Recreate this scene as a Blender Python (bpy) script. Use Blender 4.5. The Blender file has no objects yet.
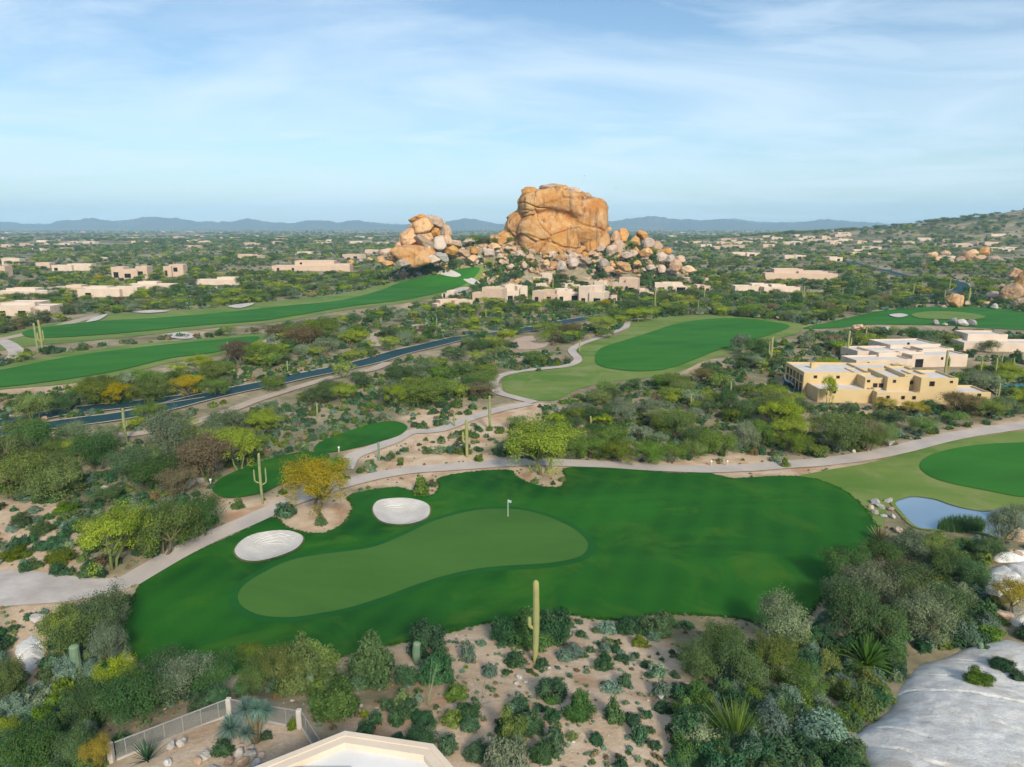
import bpy, bmesh, math, random, time
import numpy as np
from mathutils import Vector, geometry, noise as mnoise
T0 = time.time()
R = np.random.default_rng(7)
random.seed(11)
sc = bpy.context.scene
COL = sc.collection
rad = math.radians

# ------------------------------------------------------------------ camera model
CAM_H, F, HZ = 36.0, 700.0, 226.0
PITCH = math.atan((383.5 - HZ) / F)
CP, SP = math.cos(PITCH), math.sin(PITCH)

def project(x, y, z):
    x = np.asarray(x, float); y = np.asarray(y, float); z = np.asarray(z, float) - CAM_H
    d = y * CP - z * SP
    u = y * SP + z * CP
    d = np.where(d < .1, .1, d)
    return 512 + F * x / d, 383.5 - F * u / d, d

# ------------------------------------------------------------------ numpy noise
def _h3(i, j, k, s=0):
    n = (i.astype(np.int64) * 374761393 + j.astype(np.int64) * 668265263 + k.astype(np.int64) * 1274126177 + s * 974634777) & 0xffffffff
    n = ((n ^ (n >> 13)) * 1274126177) & 0xffffffff
    n = (n ^ (n >> 16)) & 0xffffffff
    n = (n * 2246822519) & 0xffffffff
    return ((n ^ (n >> 15)) & 0xffffff) / float(0xffffff)

def vn3(x, y, z, s=0):
    xi, yi, zi = np.floor(x), np.floor(y), np.floor(z)
    fx, fy, fz = x - xi, y - yi, z - zi
    fx = fx * fx * (3 - 2 * fx); fy = fy * fy * (3 - 2 * fy); fz = fz * fz * (3 - 2 * fz)
    xi, yi, zi = xi.astype(np.int64), yi.astype(np.int64), zi.astype(np.int64)
    r = 0
    for a in (0, 1):
        for b in (0, 1):
            for c in (0, 1):
                w = (fx if a else 1 - fx) * (fy if b else 1 - fy) * (fz if c else 1 - fz)
                r = r + w * _h3(xi + a, yi + b, zi + c, s)
    return r * 2 - 1

def fbm3(x, y, z, o=4, s=0):
    r = 0; a = .5; t = 0
    for i in range(o):
        r = r + a * vn3(x, y, z, s + i * 7); t += a
        x, y, z, a = x * 2.03 + 11.3, y * 2.03 + 4.7, z * 2.03 + 7.1, a * .5
    return r / t

def fbm2(x, y, o=4, s=0):
    return fbm3(x, y, np.zeros_like(x) + .5, o, s)

def sst(a, b, x):
    t = np.clip((x - a) / (b - a), 0, 1)
    return t * t * (3 - 2 * t)

# ------------------------------------------------------------------ polygons in world space
def inside(poly, x, y):
    x = np.asarray(x, float); y = np.asarray(y, float)
    r = np.zeros(x.shape, bool)
    n = len(poly)
    x0, y0 = poly[:, 0].min(), poly[:, 1].min(); x1, y1 = poly[:, 0].max(), poly[:, 1].max()
    m = (x >= x0) & (x <= x1) & (y >= y0) & (y <= y1)
    if not m.any():
        return r
    xx, yy = x[m], y[m]; rr = np.zeros(xx.shape, bool)
    for i in range(n):
        ax, ay = poly[i]; bx, by = poly[(i + 1) % n]
        c = (ay > yy) != (by > yy)
        if c.any():
            xc = (bx - ax) * (yy - ay) / ((by - ay) or 1e-12) + ax
            rr ^= c & (xx < xc)
    r[m] = rr
    return r

def edge_dist(poly, x, y):
    x = np.asarray(x, float); y = np.asarray(y, float)
    d = np.full(x.shape, 1e9)
    n = len(poly)
    for i in range(n):
        a = poly[i]; b = poly[(i + 1) % n]; ab = b - a; L = ab.dot(ab) + 1e-9
        t = np.clip(((x - a[0]) * ab[0] + (y - a[1]) * ab[1]) / L, 0, 1)
        d = np.minimum(d, np.hypot(x - a[0] - t * ab[0], y - a[1] - t * ab[1]))
    return d

TS = np.geomspace(18, 9000, 200)
def unproj(px, py, hf):
    """pixel -> point on the terrain"""
    px = np.atleast_1d(np.asarray(px, float)); py = np.atleast_1d(np.asarray(py, float))
    a = ((px - 512) / F)[:, None]; b = (383.5 - py) / F
    dy, dz = (CP + b * SP)[:, None], (-SP + b * CP)[:, None]
    def first(T):
        below = (CAM_H + dz * T) <= hf(a * T, dy * T)
        k = np.argmax(below, 1); k = np.where(below.any(1), k, T.shape[1] - 1); i = np.arange(len(k))
        return T[i, np.maximum(k - 1, 0)], T[i, k]
    lo, hi = first(np.repeat(TS[None, :], len(px), 0))
    for _ in range(2):
        lo, hi = first(lo[:, None] + (hi - lo)[:, None] * np.linspace(0, 1, 12)[None, :])
    return a[:, 0] * hi, dy[:, 0] * hi

BOWLS = []
SC0 = 0.63
MX = lambda px: (px - 512) * SC0
def hbase(x, y):
    x = np.asarray(x, float); y = np.asarray(y, float)
    d = np.hypot(x, y)
    z = .55 * vn3(x / 34., y / 34., x * 0 + .3, 3) * sst(40, 90, d) + .9 * vn3(x / 95. + 3, y / 95., x * 0 + .3, 5) * sst(90, 200, d)
    z = z + .42 * vn3(x / 13., y / 13., x * 0 + .7, 14) * sst(58, 66, d) * sst(150, 110, d)
    z = z + 3.0 * vn3(x / 420., y / 420., x * 0 + .3, 9) * sst(500, 1500, d)
    z = z + 3.6 * sst(64, 40, d) + 1.5 * sst(52, 30, d)
    z = z + .5 * vn3(x / 9., y / 9., x * 0 + .3, 12) * sst(64, 52, d)
    # the boulder mound
    u_ = x / SC0 + 512
    rid = np.interp(u_, [372, 392, 410, 440, 475, 500, 560, 612, 640, 665, 690, 712], [0, 6, 12, 19, 25, 26, 25, 27, 25, 17, 8, 0])
    dep = np.where(y < 458, np.exp(-(np.abs((y - 458) / np.interp(u_, [380, 440, 490, 520, 575, 600, 640, 700], [30, 34, 40, 45, 44, 39, 42, 36])) ** 3.6)), np.exp(-((y - 458) / 60) ** 2))
    m = rid * dep * (1 + .12 * fbm2(x / 12., y / 12., 3, 15))
    z = z + m
    # hill on the right
    g = np.exp(-((x - 1350) / 420) ** 2 - ((y - 1250) / 330) ** 2)
    z = z + 150 * g * (1 + .25 * fbm2(x / 160., y / 160., 4, 21)) + 20 * np.exp(-((x - 720) / 330) ** 2 - ((y - 1450) / 300) ** 2)
    return z

def hgt(x, y):
    z = hbase(x, y)
    for poly, dep in BOWLS:
        x_ = np.asarray(x, float); y_ = np.asarray(y, float)
        i = inside(poly, x_, y_)
        if i.any():
            e = edge_dist(poly, x_[i], y_[i]); z = z.copy()
            z[i] = z[i] - dep * sst(0, 2.2, e)
    return z
def H1(x, y):
    return float(hgt(np.array([float(x)]), np.array([float(y)]))[0])

def at(px, py):
    x, y = unproj(px, py, hbase)
    return float(x[0]), float(y[0])

def smooth_closed(P, n=6):
    P = np.asarray(P, float); N = len(P); out = []
    for i in range(N):
        p0, p1, p2, p3 = P[i - 1], P[i], P[(i + 1) % N], P[(i + 2) % N]
        for k in range(n):
            t = k / n
            out.append(.5 * ((2 * p1) + (-p0 + p2) * t + (2 * p0 - 5 * p1 + 4 * p2 - p3) * t * t + (-p0 + 3 * p1 - 3 * p2 + p3) * t ** 3))
    return np.array(out)
def smooth_open(P, n=6):
    P = np.asarray(P, float); Q = np.vstack([2 * P[0] - P[1], P, 2 * P[-1] - P[-2]]); out = []
    for i in range(1, len(Q) - 2):
        p0, p1, p2, p3 = Q[i - 1], Q[i], Q[i + 1], Q[i + 2]
        for k in range(n):
            t = k / n
            out.append(.5 * ((2 * p1) + (-p0 + p2) * t + (2 * p0 - 5 * p1 + 4 * p2 - p3) * t * t + (-p0 + 3 * p1 - 3 * p2 + p3) * t ** 3))
    out.append(Q[-2])
    return np.array(out)
def W(pts, n=5):
    """pixel outline -> smoothed world outline"""
    s = smooth_closed(pts, n)
    x, y = unproj(s[:, 0], s[:, 1], hbase)
    return np.stack([x, y], 1)
def WL(pts, n=5):
    s = np.asarray(pts, float)
    x, y = unproj(s[:, 0], s[:, 1], hbase)
    return smooth_open(np.stack([x, y], 1), n)

# ------------------------------------------------------------------ objects
def prop(o, label=None, cat=None, group=None, kind=None):
    if label: o['label'] = label
    if cat: o['category'] = cat
    if group: o['group'] = group
    if kind: o['kind'] = kind
    return o
def link(name, me, mat=None, parent=None, loc=None):
    o = bpy.data.objects.new(name, me); COL.objects.link(o)
    if mat is not None and me is not None and not me.materials:
        me.materials.append(mat)
    if parent is not None: o.parent = parent
    if loc is not None: o.location = loc
    return o
def empty(name, loc=(0, 0, 0), rz=0, s=1):
    o = bpy.data.objects.new(name, None); COL.objects.link(o)
    o.location = loc; o.rotation_euler = (0, 0, rz); o.empty_display_size = .3
    o.scale = (s, s, s) if np.isscalar(s) else s
    return o
def mesh_np(name, V, Fc, smooth=False, attr=None):
    """V (n,3), Fc (m,3) or (m,4) arrays"""
    me = bpy.data.meshes.new(name)
    V = np.asarray(V, np.float32); Fc = np.asarray(Fc, np.int32)
    k = Fc.shape[1]
    me.vertices.add(len(V)); me.vertices.foreach_set('co', V.ravel())
    me.loops.add(Fc.size); me.loops.foreach_set('vertex_index', Fc.ravel())
    me.polygons.add(len(Fc)); me.polygons.foreach_set('loop_start', np.arange(0, Fc.size, k, dtype=np.int32))
    try: me.polygons.foreach_set('loop_total', np.full(len(Fc), k, np.int32))
    except Exception: pass
    me.update(calc_edges=True)
    if smooth: me.polygons.foreach_set('use_smooth', np.ones(len(Fc), bool))
    if attr is not None:
        for nm, dom, arr in attr:
            a = me.attributes.new(nm, 'FLOAT', dom); a.data.foreach_set('value', np.asarray(arr, np.float32))
    me.validate()
    return me

class MB:
    def __init__(s): s.bm = bmesh.new()
    def box(s, x0, y0, z0, x1, y1, z1, bev=0, rz=0, c=None):
        g = bmesh.ops.create_cube(s.bm, size=1)
        vs = g['verts']
        for v in vs:
            v.co = Vector(((x0 + x1) / 2 + v.co.x * (x1 - x0), (y0 + y1) / 2 + v.co.y * (y1 - y0), (z0 + z1) / 2 + v.co.z * (z1 - z0)))
        if bev:
            es = list({e for v in vs for e in v.link_edges})
            bmesh.ops.bevel(s.bm, geom=es, offset=bev, segments=2, affect='EDGES', profile=.5)
        return s
    def tube(s, pts, rs, n=8, cap=True, ribs=0, ribd=.12):
        pts = [Vector(p) for p in pts]; rings = []
        up = Vector((0, 0, 1)); prev = None
        for i, p in enumerate(pts):
            t = (pts[min(i + 1, len(pts) - 1)] - pts[max(i - 1, 0)]).normalized()
            a = prev if prev is not None else (Vector((1, 0, 0)) if abs(t.x) < .9 else Vector((0, 1, 0)))
            b = t.cross(a).normalized(); a = b.cross(t).normalized(); prev = a
            ring = []
            for k in range(n):
                th = 2 * math.pi * k / n
                r = rs[i] * (1 - ribd * (.5 + .5 * math.cos(ribs * th)) if ribs else 1)
                ring.append(s.bm.verts.new(p + a * math.cos(th) * r + b * math.sin(th) * r))
            rings.append(ring)
        for i in range(len(rings) - 1):
            for k in range(n):
                s.bm.faces.new((rings[i][k], rings[i][(k + 1) % n], rings[i + 1][(k + 1) % n], rings[i + 1][k]))
        if cap:
            s.bm.faces.new(rings[0][::-1]); s.bm.faces.new(rings[-1])
        return s
    def build(s, name, mat, parent=None, loc=None, smooth=False, data_only=False):
        me = bpy.data.meshes.new(name); s.bm.normal_update(); s.bm.to_mesh(me); s.bm.free()
        if smooth:
            me.polygons.foreach_set('use_smooth', np.ones(len(me.polygons), bool))
        me.materials.append(mat)
        if data_only: return me
        return link(name, me, None, parent, loc)

# ------------------------------------------------------------------ materials
def newmat(name):
    m = bpy.data.materials.new(name); m.use_nodes = True
    nt = m.node_tree; nt.nodes.clear()
    return m, nt, nt.nodes, nt.links
def C4(c): return (c[0], c[1], c[2], 1)
def mixc(nt, fac, a, b, mode='MIX'):
    n = nt.nodes.new('ShaderNodeMix'); n.data_type = 'RGBA'; n.blend_type = mode
    for s_, v in ((0, fac), (6, a), (7, b)):
        if isinstance(v, bpy.types.NodeSocket): nt.links.new(v, n.inputs[s_])
        elif s_ == 0: n.inputs[0].default_value = v
        else: n.inputs[s_].default_value = C4(v)
    return n.outputs[2]
def mth(nt, op, a, b=0., c=0.):
    n = nt.nodes.new('ShaderNodeMath'); n.operation = op
    for i, v in enumerate((a, b, c)):
        if isinstance(v, bpy.types.NodeSocket): nt.links.new(v, n.inputs[i])
        else: n.inputs[i].default_value = v
    return n.outputs[0]
def nz(nt, vec, scale, detail=4, rough=.55, dist=0, out=0):
    n = nt.nodes.new('ShaderNodeTexNoise'); n.inputs['Scale'].default_value = scale
    n.inputs['Detail'].default_value = detail; n.inputs['Roughness'].default_value = rough; n.inputs['Distortion'].default_value = dist
    if vec is not None: nt.links.new(vec, n.inputs['Vector'])
    return n.outputs[out]
def ramp(nt, fac, stops):
    n = nt.nodes.new('ShaderNodeValToRGB'); nt.links.new(fac, n.inputs[0])
    e = n.color_ramp.elements
    while len(e) < len(stops): e.new(.5)
    for i, (p, c) in enumerate(stops):
        e[i].position = p; e[i].color = C4(c) if not np.isscalar(c) else (c, c, c, 1)
    return n.outputs[0]
def coord(nt, kind='Object', scale=None):
    t = nt.nodes.new('ShaderNodeTexCoord').outputs[kind]
    if kind == 'World':
        pass
    if scale is not None:
        m = nt.nodes.new('ShaderNodeMapping'); m.inputs['Scale'].default_value = scale; nt.links.new(t, m.inputs[0]); return m.outputs[0]
    return t
def geo(nt, o='Position'): return nt.nodes.new('ShaderNodeNewGeometry').outputs[o]
def princ(nt, col, rough=.85, spec=.2, normal=None, metallic=0):
    p = nt.nodes.new('ShaderNodeBsdfPrincipled')
    if isinstance(col, bpy.types.NodeSocket): nt.links.new(col, p.inputs['Base Color'])
    else: p.inputs['Base Color'].default_value = C4(col)
    p.inputs['Roughness'].default_value = rough; p.inputs['Specular IOR Level'].default_value = spec; p.inputs['Metallic'].default_value = metallic
    if normal is not None: nt.links.new(normal, p.inputs['Normal'])
    o = nt.nodes.new('ShaderNodeOutputMaterial'); nt.links.new(p.outputs[0], o.inputs[0])
    return p
def bump(nt, h, st=.5, dist=.1):
    b = nt.nodes.new('ShaderNodeBump'); b.inputs['Strength'].default_value = st; b.inputs['Distance'].default_value = dist
    nt.links.new(h, b.inputs['Height']); return b.outputs[0]
def objrand(nt): return nt.nodes.new('ShaderNodeObjectInfo').outputs['Random']

def mat_noise(name, a, b, scale=1., rough=.85, bumpst=.3, bdist=.05, space='pos', detail=5, fine=None, spec=.15):
    m, nt, n, l = newmat(name)
    v = geo(nt) if space == 'pos' else coord(nt, 'Object')
    f = ramp(nt, nz(nt, v, scale, detail), ((.32, 0), (.68, 1)))
    c = mixc(nt, f, a, b)
    if fine:
        c = mixc(nt, mth(nt, 'MULTIPLY', nz(nt, v, fine[0], 3), fine[1]), c, fine[2])
    princ(nt, c, rough, spec, bump(nt, nz(nt, v, scale * 6, 5), bumpst, bdist) if bumpst else None)
    return m

def mat_leaf(name, dark, light, trans=.18, hue=.025, val=.25, sat=.15):
    m, nt, n, l = newmat(name)
    a = n.new('ShaderNodeAttribute'); a.attribute_name = 'v'
    c = mixc(nt, a.outputs['Fac'], dark, light)
    r = objrand(nt)
    hs = n.new('ShaderNodeHueSaturation'); l.new(c, hs.inputs['Color'])
    l.new(mth(nt, 'MULTIPLY_ADD', r, hue * 2, .5 - hue), hs.inputs['Hue'])
    r2 = mth(nt, 'FRACT', mth(nt, 'MULTIPLY', r, 17.31))
    l.new(mth(nt, 'MULTIPLY_ADD', r2, val * 2, 1 - val), hs.inputs['Value'])
    r3 = mth(nt, 'FRACT', mth(nt, 'MULTIPLY', r, 91.7))
    l.new(mth(nt, 'MULTIPLY_ADD', r3, sat * 2, 1 - sat), hs.inputs['Saturation'])
    d = n.new('ShaderNodeBsdfDiffuse'); t = n.new('ShaderNodeBsdfTranslucent'); l.new(hs.outputs[0], d.inputs[0]); l.new(hs.outputs[0], t.inputs[0])
    x = n.new('ShaderNodeMixShader'); x.inputs[0].default_value = trans; l.new(d.outputs[0], x.inputs[1]); l.new(t.outputs[0], x.inputs[2])
    o = n.new('ShaderNodeOutputMaterial'); l.new(x.outputs[0], o.inputs[0])
    return m

M = {}
M['leaf_palo'] = mat_leaf('leaf_palo', (.09, .15, .018), (.42, .49, .06), .24, .008, .08, .08)
M['leaf_mesq'] = mat_leaf('leaf_mesq', (.045, .085, .02), (.23, .31, .07))
M['leaf_iron'] = mat_leaf('leaf_iron', (.025, .062, .024), (.13, .21, .07))
M['leaf_grey'] = mat_leaf('leaf_grey', (.075, .11, .062), (.28, .34, .19))
M['leaf_yell'] = mat_leaf('leaf_yell', (.20, .17, .022), (.52, .42, .06), .22, .012, .15)
M['leaf_brown'] = mat_leaf('leaf_brown', (.09, .075, .04), (.25, .21, .10))
M['leaf_jojo'] = mat_leaf('leaf_jojo', (.018, .055, .028), (.095, .185, .08))
M['leaf_britt'] = mat_leaf('leaf_britt', (.055, .105, .075), (.23, .33, .22))
M['leaf_creo'] = mat_leaf('leaf_creo', (.04, .08, .018), (.20, .27, .055))
M['leaf_dry'] = mat_leaf('leaf_dry', (.13, .09, .05), (.32, .25, .13))
M['leaf_agave'] = mat_leaf('leaf_agave', (.07, .14, .11), (.22, .33, .27))
M['leaf_palm'] = mat_leaf('leaf_palm', (.03, .09, .02), (.11, .22, .04))
M['leaf_reed'] = mat_leaf('leaf_reed', (.03, .1, .035), (.09, .2, .06))
M['bark'] = mat_noise('bark', (.10, .085, .05), (.2, .17, .1), 3, bumpst=.4, space='obj')
M['bark_green'] = mat_noise('bark_green', (.13, .16, .05), (.24, .24, .09), 3, bumpst=.3, space='obj')

def mat_rock(name, cols, scale=.12, streak=.35, bdist=.35, crack=.45, rv=(.5, .75), rsat=(.5, .7)):
    m, nt, n, l = newmat(name)
    v = coord(nt, 'Object')
    oi = n.new('ShaderNodeObjectInfo')
    add = n.new('ShaderNodeVectorMath'); add.operation = 'ADD'; l.new(geo(nt), add.inputs[0])
    sc_ = n.new('ShaderNodeVectorMath'); sc_.operation = 'SCALE'; sc_.inputs[0].default_value = (37, 91, 53); l.new(oi.outputs['Random'], sc_.inputs[3]); l.new(sc_.outputs[0], add.inputs[1])
    p = add.outputs[0]
    a, b, c, d = cols
    f1 = ramp(nt, nz(nt, p, scale, 6, .6, .4), ((.35, 0), (.62, 1)))
    f2 = ramp(nt, nz(nt, p, scale * 2.7, 6, .62, .6), ((.42, 0), (.66, 1)))
    mp = n.new('ShaderNodeMapping'); mp.inputs['Scale'].default_value = (1, 1, .12); l.new(p, mp.inputs[0])
    f3 = ramp(nt, nz(nt, mp.outputs[0], scale * 4.5, 5, .6), ((.54, 0), (.72, streak * 2)))
    col = mixc(nt, f1, a, b); col = mixc(nt, mth(nt, 'MULTIPLY', f2, .6), col, c); col = mixc(nt, f3, col, d)
    r = mth(nt, 'MULTIPLY_ADD', oi.outputs['Random'], *rv)
    hs = n.new('ShaderNodeHueSaturation'); l.new(col, hs.inputs['Color']); l.new(r, hs.inputs['Value'])
    l.new(mth(nt, 'MULTIPLY_ADD', mth(nt, 'FRACT', mth(nt, 'MULTIPLY', oi.outputs['Random'], 13.7)), *rsat), hs.inputs['Saturation'])
    # dark narrow cracks
    vo = n.new('ShaderNodeTexVoronoi'); vo.feature = 'DISTANCE_TO_EDGE'; vo.inputs['Scale'].default_value = scale * 1.1
    wv = n.new('ShaderNodeVectorMath'); wv.operation = 'ADD'; l.new(p, wv.inputs[0])
    wn = n.new('ShaderNodeVectorMath'); wn.operation = 'SCALE'; l.new(nz(nt, p, scale * 1.5, 4, .6, 0, 1), wn.inputs[0]); wn.inputs[3].default_value = 1.4 / scale * .35; l.new(wn.outputs[0], wv.inputs[1])
    l.new(wv.outputs[0], vo.inputs['Vector'])
    cr = ramp(nt, vo.outputs['Distance'], ((0, 0), (.035, 1)))
    h = mth(nt, 'ADD', nz(nt, p, scale * 6, 8, .65), mth(nt, 'MULTIPLY', cr, crack * 2))
    col2 = mixc(nt, mth(nt, 'MULTIPLY', mth(nt, 'SUBTRACT', 1., cr), crack), hs.outputs[0], d)
    princ(nt, col2, .9, .1, bump(nt, h, .8, bdist))
    return m
M['rock_orange'] = mat_rock('rock_orange', ((.52, .25, .09), (.60, .33, .13), (.56, .42, .27), (.2, .115, .07)), .09, .4, .8, .18, (.4, .75), (.4, .75))
M['rock_big'] = mat_rock('rock_big', ((.42, .185, .06), (.54, .29, .105), (.62, .46, .28), (.17, .09, .05)), .06, .6, 1.3, .0, (0, 1.), (0, 1.05))
M['rock_pink'] = mat_rock('rock_pink', ((.44, .29, .20), (.50, .36, .25), (.44, .38, .32), (.2, .14, .11)), .12, .3, .6, .15)
M['rock_grey'] = mat_rock('rock_grey', ((.32, .30, .27), (.44, .42, .39), (.42, .36, .29), (.2, .18, .15)), .5, .2, .12, .15)

# ------------------------------------------------------------------ traced outlines (pixels of the photograph, cast on the terrain)
PX = {}
PX['main'] = [(128, 618), (134, 600), (145, 580), (165, 567), (200, 551), (240, 533), (272, 518), (285, 527), (302, 533), (322, 534), (340, 527), (351, 515), (353, 505), (349, 497), (365, 492), (395, 488), (408, 491), (424, 497), (436, 494), (440, 486), (439, 479), (460, 474), (490, 471), (510, 471), (514, 476), (530, 484), (550, 488), (563, 486), (567, 478), (566, 469), (600, 468), (640, 471), (680, 474), (703, 473), (718, 476), (735, 479), (770, 477), (797, 477), (820, 481), (845, 492), (862, 507), (871, 520), (879, 533), (866, 550), (842, 575), (820, 600), (800, 622), (778, 632), (750, 621), (720, 616), (680, 614), (655, 614), (625, 620), (590, 618), (560, 614), (520, 618), (480, 624), (450, 632), (400, 643), (350, 655), (300, 664), (260, 672), (225, 674), (190, 672), (155, 666), (130, 653), (122, 636)]
PX['green'] = [(238, 600), (243, 588), (262, 575), (290, 562), (320, 556), (345, 553), (375, 548), (405, 536), (430, 524), (455, 516), (480, 511), (508, 510), (530, 513), (550, 519), (570, 528), (584, 539), (588, 547), (583, 556), (570, 561), (545, 565), (510, 567), (480, 570), (450, 576), (420, 585), (385, 598), (350, 609), (320, 615), (290, 619), (262, 617), (245, 610)]
PX['bunker_a'] = [(373, 512), (377, 503), (390, 500), (410, 500), (425, 504), (430, 510), (427, 519), (412, 525), (395, 526), (380, 522)]
PX['bunker_b'] = [(235, 551), (245, 540), (262, 534), (285, 532), (300, 536), (303, 542), (295, 551), (275, 559), (255, 563), (240, 560)]
PX['rough_r'] = [(797, 477), (830, 470), (870, 463), (900, 455), (930, 446), (960, 440), (1000, 434), (1040, 429), (1120, 422), (1120, 500), (1060, 512), (1024, 511), (1003, 508), (985, 510), (965, 508), (950, 504), (935, 499), (915, 497), (900, 498), (888, 505), (885, 520), (879, 533), (872, 520), (862, 507), (845, 492), (820, 481)]
PX['fair_r'] = [(920, 468), (926, 458), (950, 450), (985, 445), (1030, 443), (1110, 440), (1110, 488), (1070, 498), (1024, 498), (990, 492), (950, 484), (930, 477)]
PX['tee_a'] = [(314, 452), (320, 443), (345, 433), (370, 425), (392, 422), (405, 425), (407, 430), (398, 437), (375, 444), (350, 450), (330, 453)]
PX['tee_b'] = [(212, 490), (220, 480), (245, 468), (272, 459), (300, 453), (318, 453), (330, 456), (322, 464), (305, 474), (283, 484), (264, 493), (240, 498), (222, 498)]
PX['rough_up'] = [(-60, 352), (-30, 342), (0, 335), (40, 326), (75, 320), (100, 315), (150, 312), (215, 308), (256, 303), (300, 299), (340, 294), (380, 286), (410, 279), (440, 274), (465, 268), (484, 267), (482, 276), (468, 290), (440, 297), (400, 304), (370, 307), (330, 313), (280, 322), (215, 328), (150, 335), (80, 342), (40, 345), (0, 351), (-60, 362)]
PX['fair_up'] = [(23, 333), (50, 327), (100, 322), (150, 319), (215, 314), (280, 307), (340, 301), (380, 291), (400, 283), (425, 277), (445, 273), (465, 269), (480, 269), (472, 280), (460, 287), (440, 293), (400, 301), (350, 307), (290, 317), (256, 322), (200, 326), (130, 333), (60, 338), (30, 338)]
PX['rough_low'] = [(-60, 378), (0, 367), (40, 358), (90, 350), (150, 343), (200, 339), (250, 334), (268, 336), (250, 347), (215, 356), (170, 363), (120, 376), (60, 385), (0, 390), (-60, 398)]
PX['fair_low'] = [(-60, 382), (0, 371), (50, 361), (100, 353), (160, 346), (220, 340), (258, 337), (250, 344), (215, 353), (170, 359), (120, 371), (80, 378), (30, 385), (0, 388), (-60, 394)]
PX['rough_c'] = [(502, 386), (505, 377), (520, 373), (552, 370), (578, 364), (583, 357), (577, 350), (590, 343), (612, 337), (628, 330), (633, 322), (660, 318), (700, 315), (740, 317), (780, 321), (803, 325), (797, 334), (772, 340), (745, 350), (705, 361), (680, 372), (640, 379), (600, 384), (575, 391), (558, 400), (538, 401), (518, 397), (506, 392)]
PX['fair_c'] = [(595, 359), (601, 349), (625, 341), (650, 333), (675, 325), (705, 320), (740, 319), (768, 322), (790, 327), (768, 336), (740, 344), (715, 352), (690, 362), (665, 370), (640, 372), (615, 370), (599, 366)]
PX['rough_far'] = [(800, 329), (835, 321), (870, 313), (890, 310), (930, 307), (960, 307), (1000, 309), (1024, 312), (1060, 315), (1060, 330), (1000, 329), (950, 326), (900, 325), (870, 325), (840, 328)]
PX['green_far'] = [(912, 315), (930, 312), (960, 313), (985, 317), (975, 320), (945, 320), (920, 319)]
PX['bunker_far'] = [(889, 316), (900, 314.5), (908, 316.5), (898, 318.5)]
PX['pond'] = [(893, 503), (902, 498), (914, 496), (935, 499), (950, 504), (965, 508), (985, 511), (1003, 508), (1030, 512), (1080, 520), (1060, 540), (1000, 538), (985, 534), (960, 531), (930, 530), (915, 527), (903, 516)]
PX['plaza'] = [(-60, 590), (-20, 576), (20, 571), (60, 575), (90, 579), (118, 578), (140, 571), (150, 568), (146, 579), (120, 591), (75, 601), (30, 605), (0, 608), (-60, 622)]
PX['sand_a'] = [(150, 571), (180, 553), (205, 535), (217, 515), (220, 500), (240, 499), (262, 500), (290, 490), (310, 482), (330, 478), (345, 490), (352, 500), (352, 514), (340, 526), (320, 533), (300, 532), (284, 526), (270, 516), (230, 538), (190, 556), (165, 566)]
PX['sand_b'] = [(345, 487), (370, 470), (400, 456), (430, 448), (470, 452), (500, 456), (520, 461), (560, 462), (600, 460), (640, 455), (680, 453), (720, 452), (760, 456), (790, 462), (830, 458), (870, 452), (915, 440), (950, 430), (1000, 421), (1060, 412), (1060, 428), (1000, 434), (950, 441), (900, 454), (850, 466), (800, 477), (770, 476), (735, 478), (700, 473), (640, 470), (566, 469), (564, 485), (550, 487), (530, 483), (512, 473), (460, 473), (438, 480), (439, 490), (424, 496), (410, 491), (395, 487)]
PX['sand_c'] = [(345, 452), (385, 440), (410, 428), (400, 418), (415, 410), (440, 408), (480, 410), (520, 402), (560, 408), (530, 425), (495, 440), (470, 455), (430, 455), (400, 450), (370, 462)]
PX['sand_d'] = [(330, 500), (345, 487), (352, 500), (340, 527), (318, 534), (300, 532), (284, 525)]
PX['near_sand'] = [(395, 700), (400, 650), (470, 628), (500, 632), (580, 618), (640, 632), (690, 660), (705, 700), (735, 767), (740, 840), (350, 840), (330, 730)]
PX['left_sand'] = [(-40, 505), (30, 495), (55, 490), (75, 515), (80, 560), (60, 575), (0, 578), (-40, 580)]
PX['slope_sand'] = [(0, 608), (60, 603), (60, 640), (30, 680), (5, 660)]
PX['patio'] = [(118, 752), (228, 702), (300, 712), (322, 742), (300, 800), (100, 810)]
PX['lefthill_sand'] = [(20, 650), (50, 632), (60, 612), (70, 602), (50, 668), (25, 672)]
WP = {k: W(v, 4) for k, v in PX.items()}
BOWLS += [(WP['bunker_a'], .8), (WP['bunker_b'], .8), (WP['pond'], 1.3)]

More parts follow.
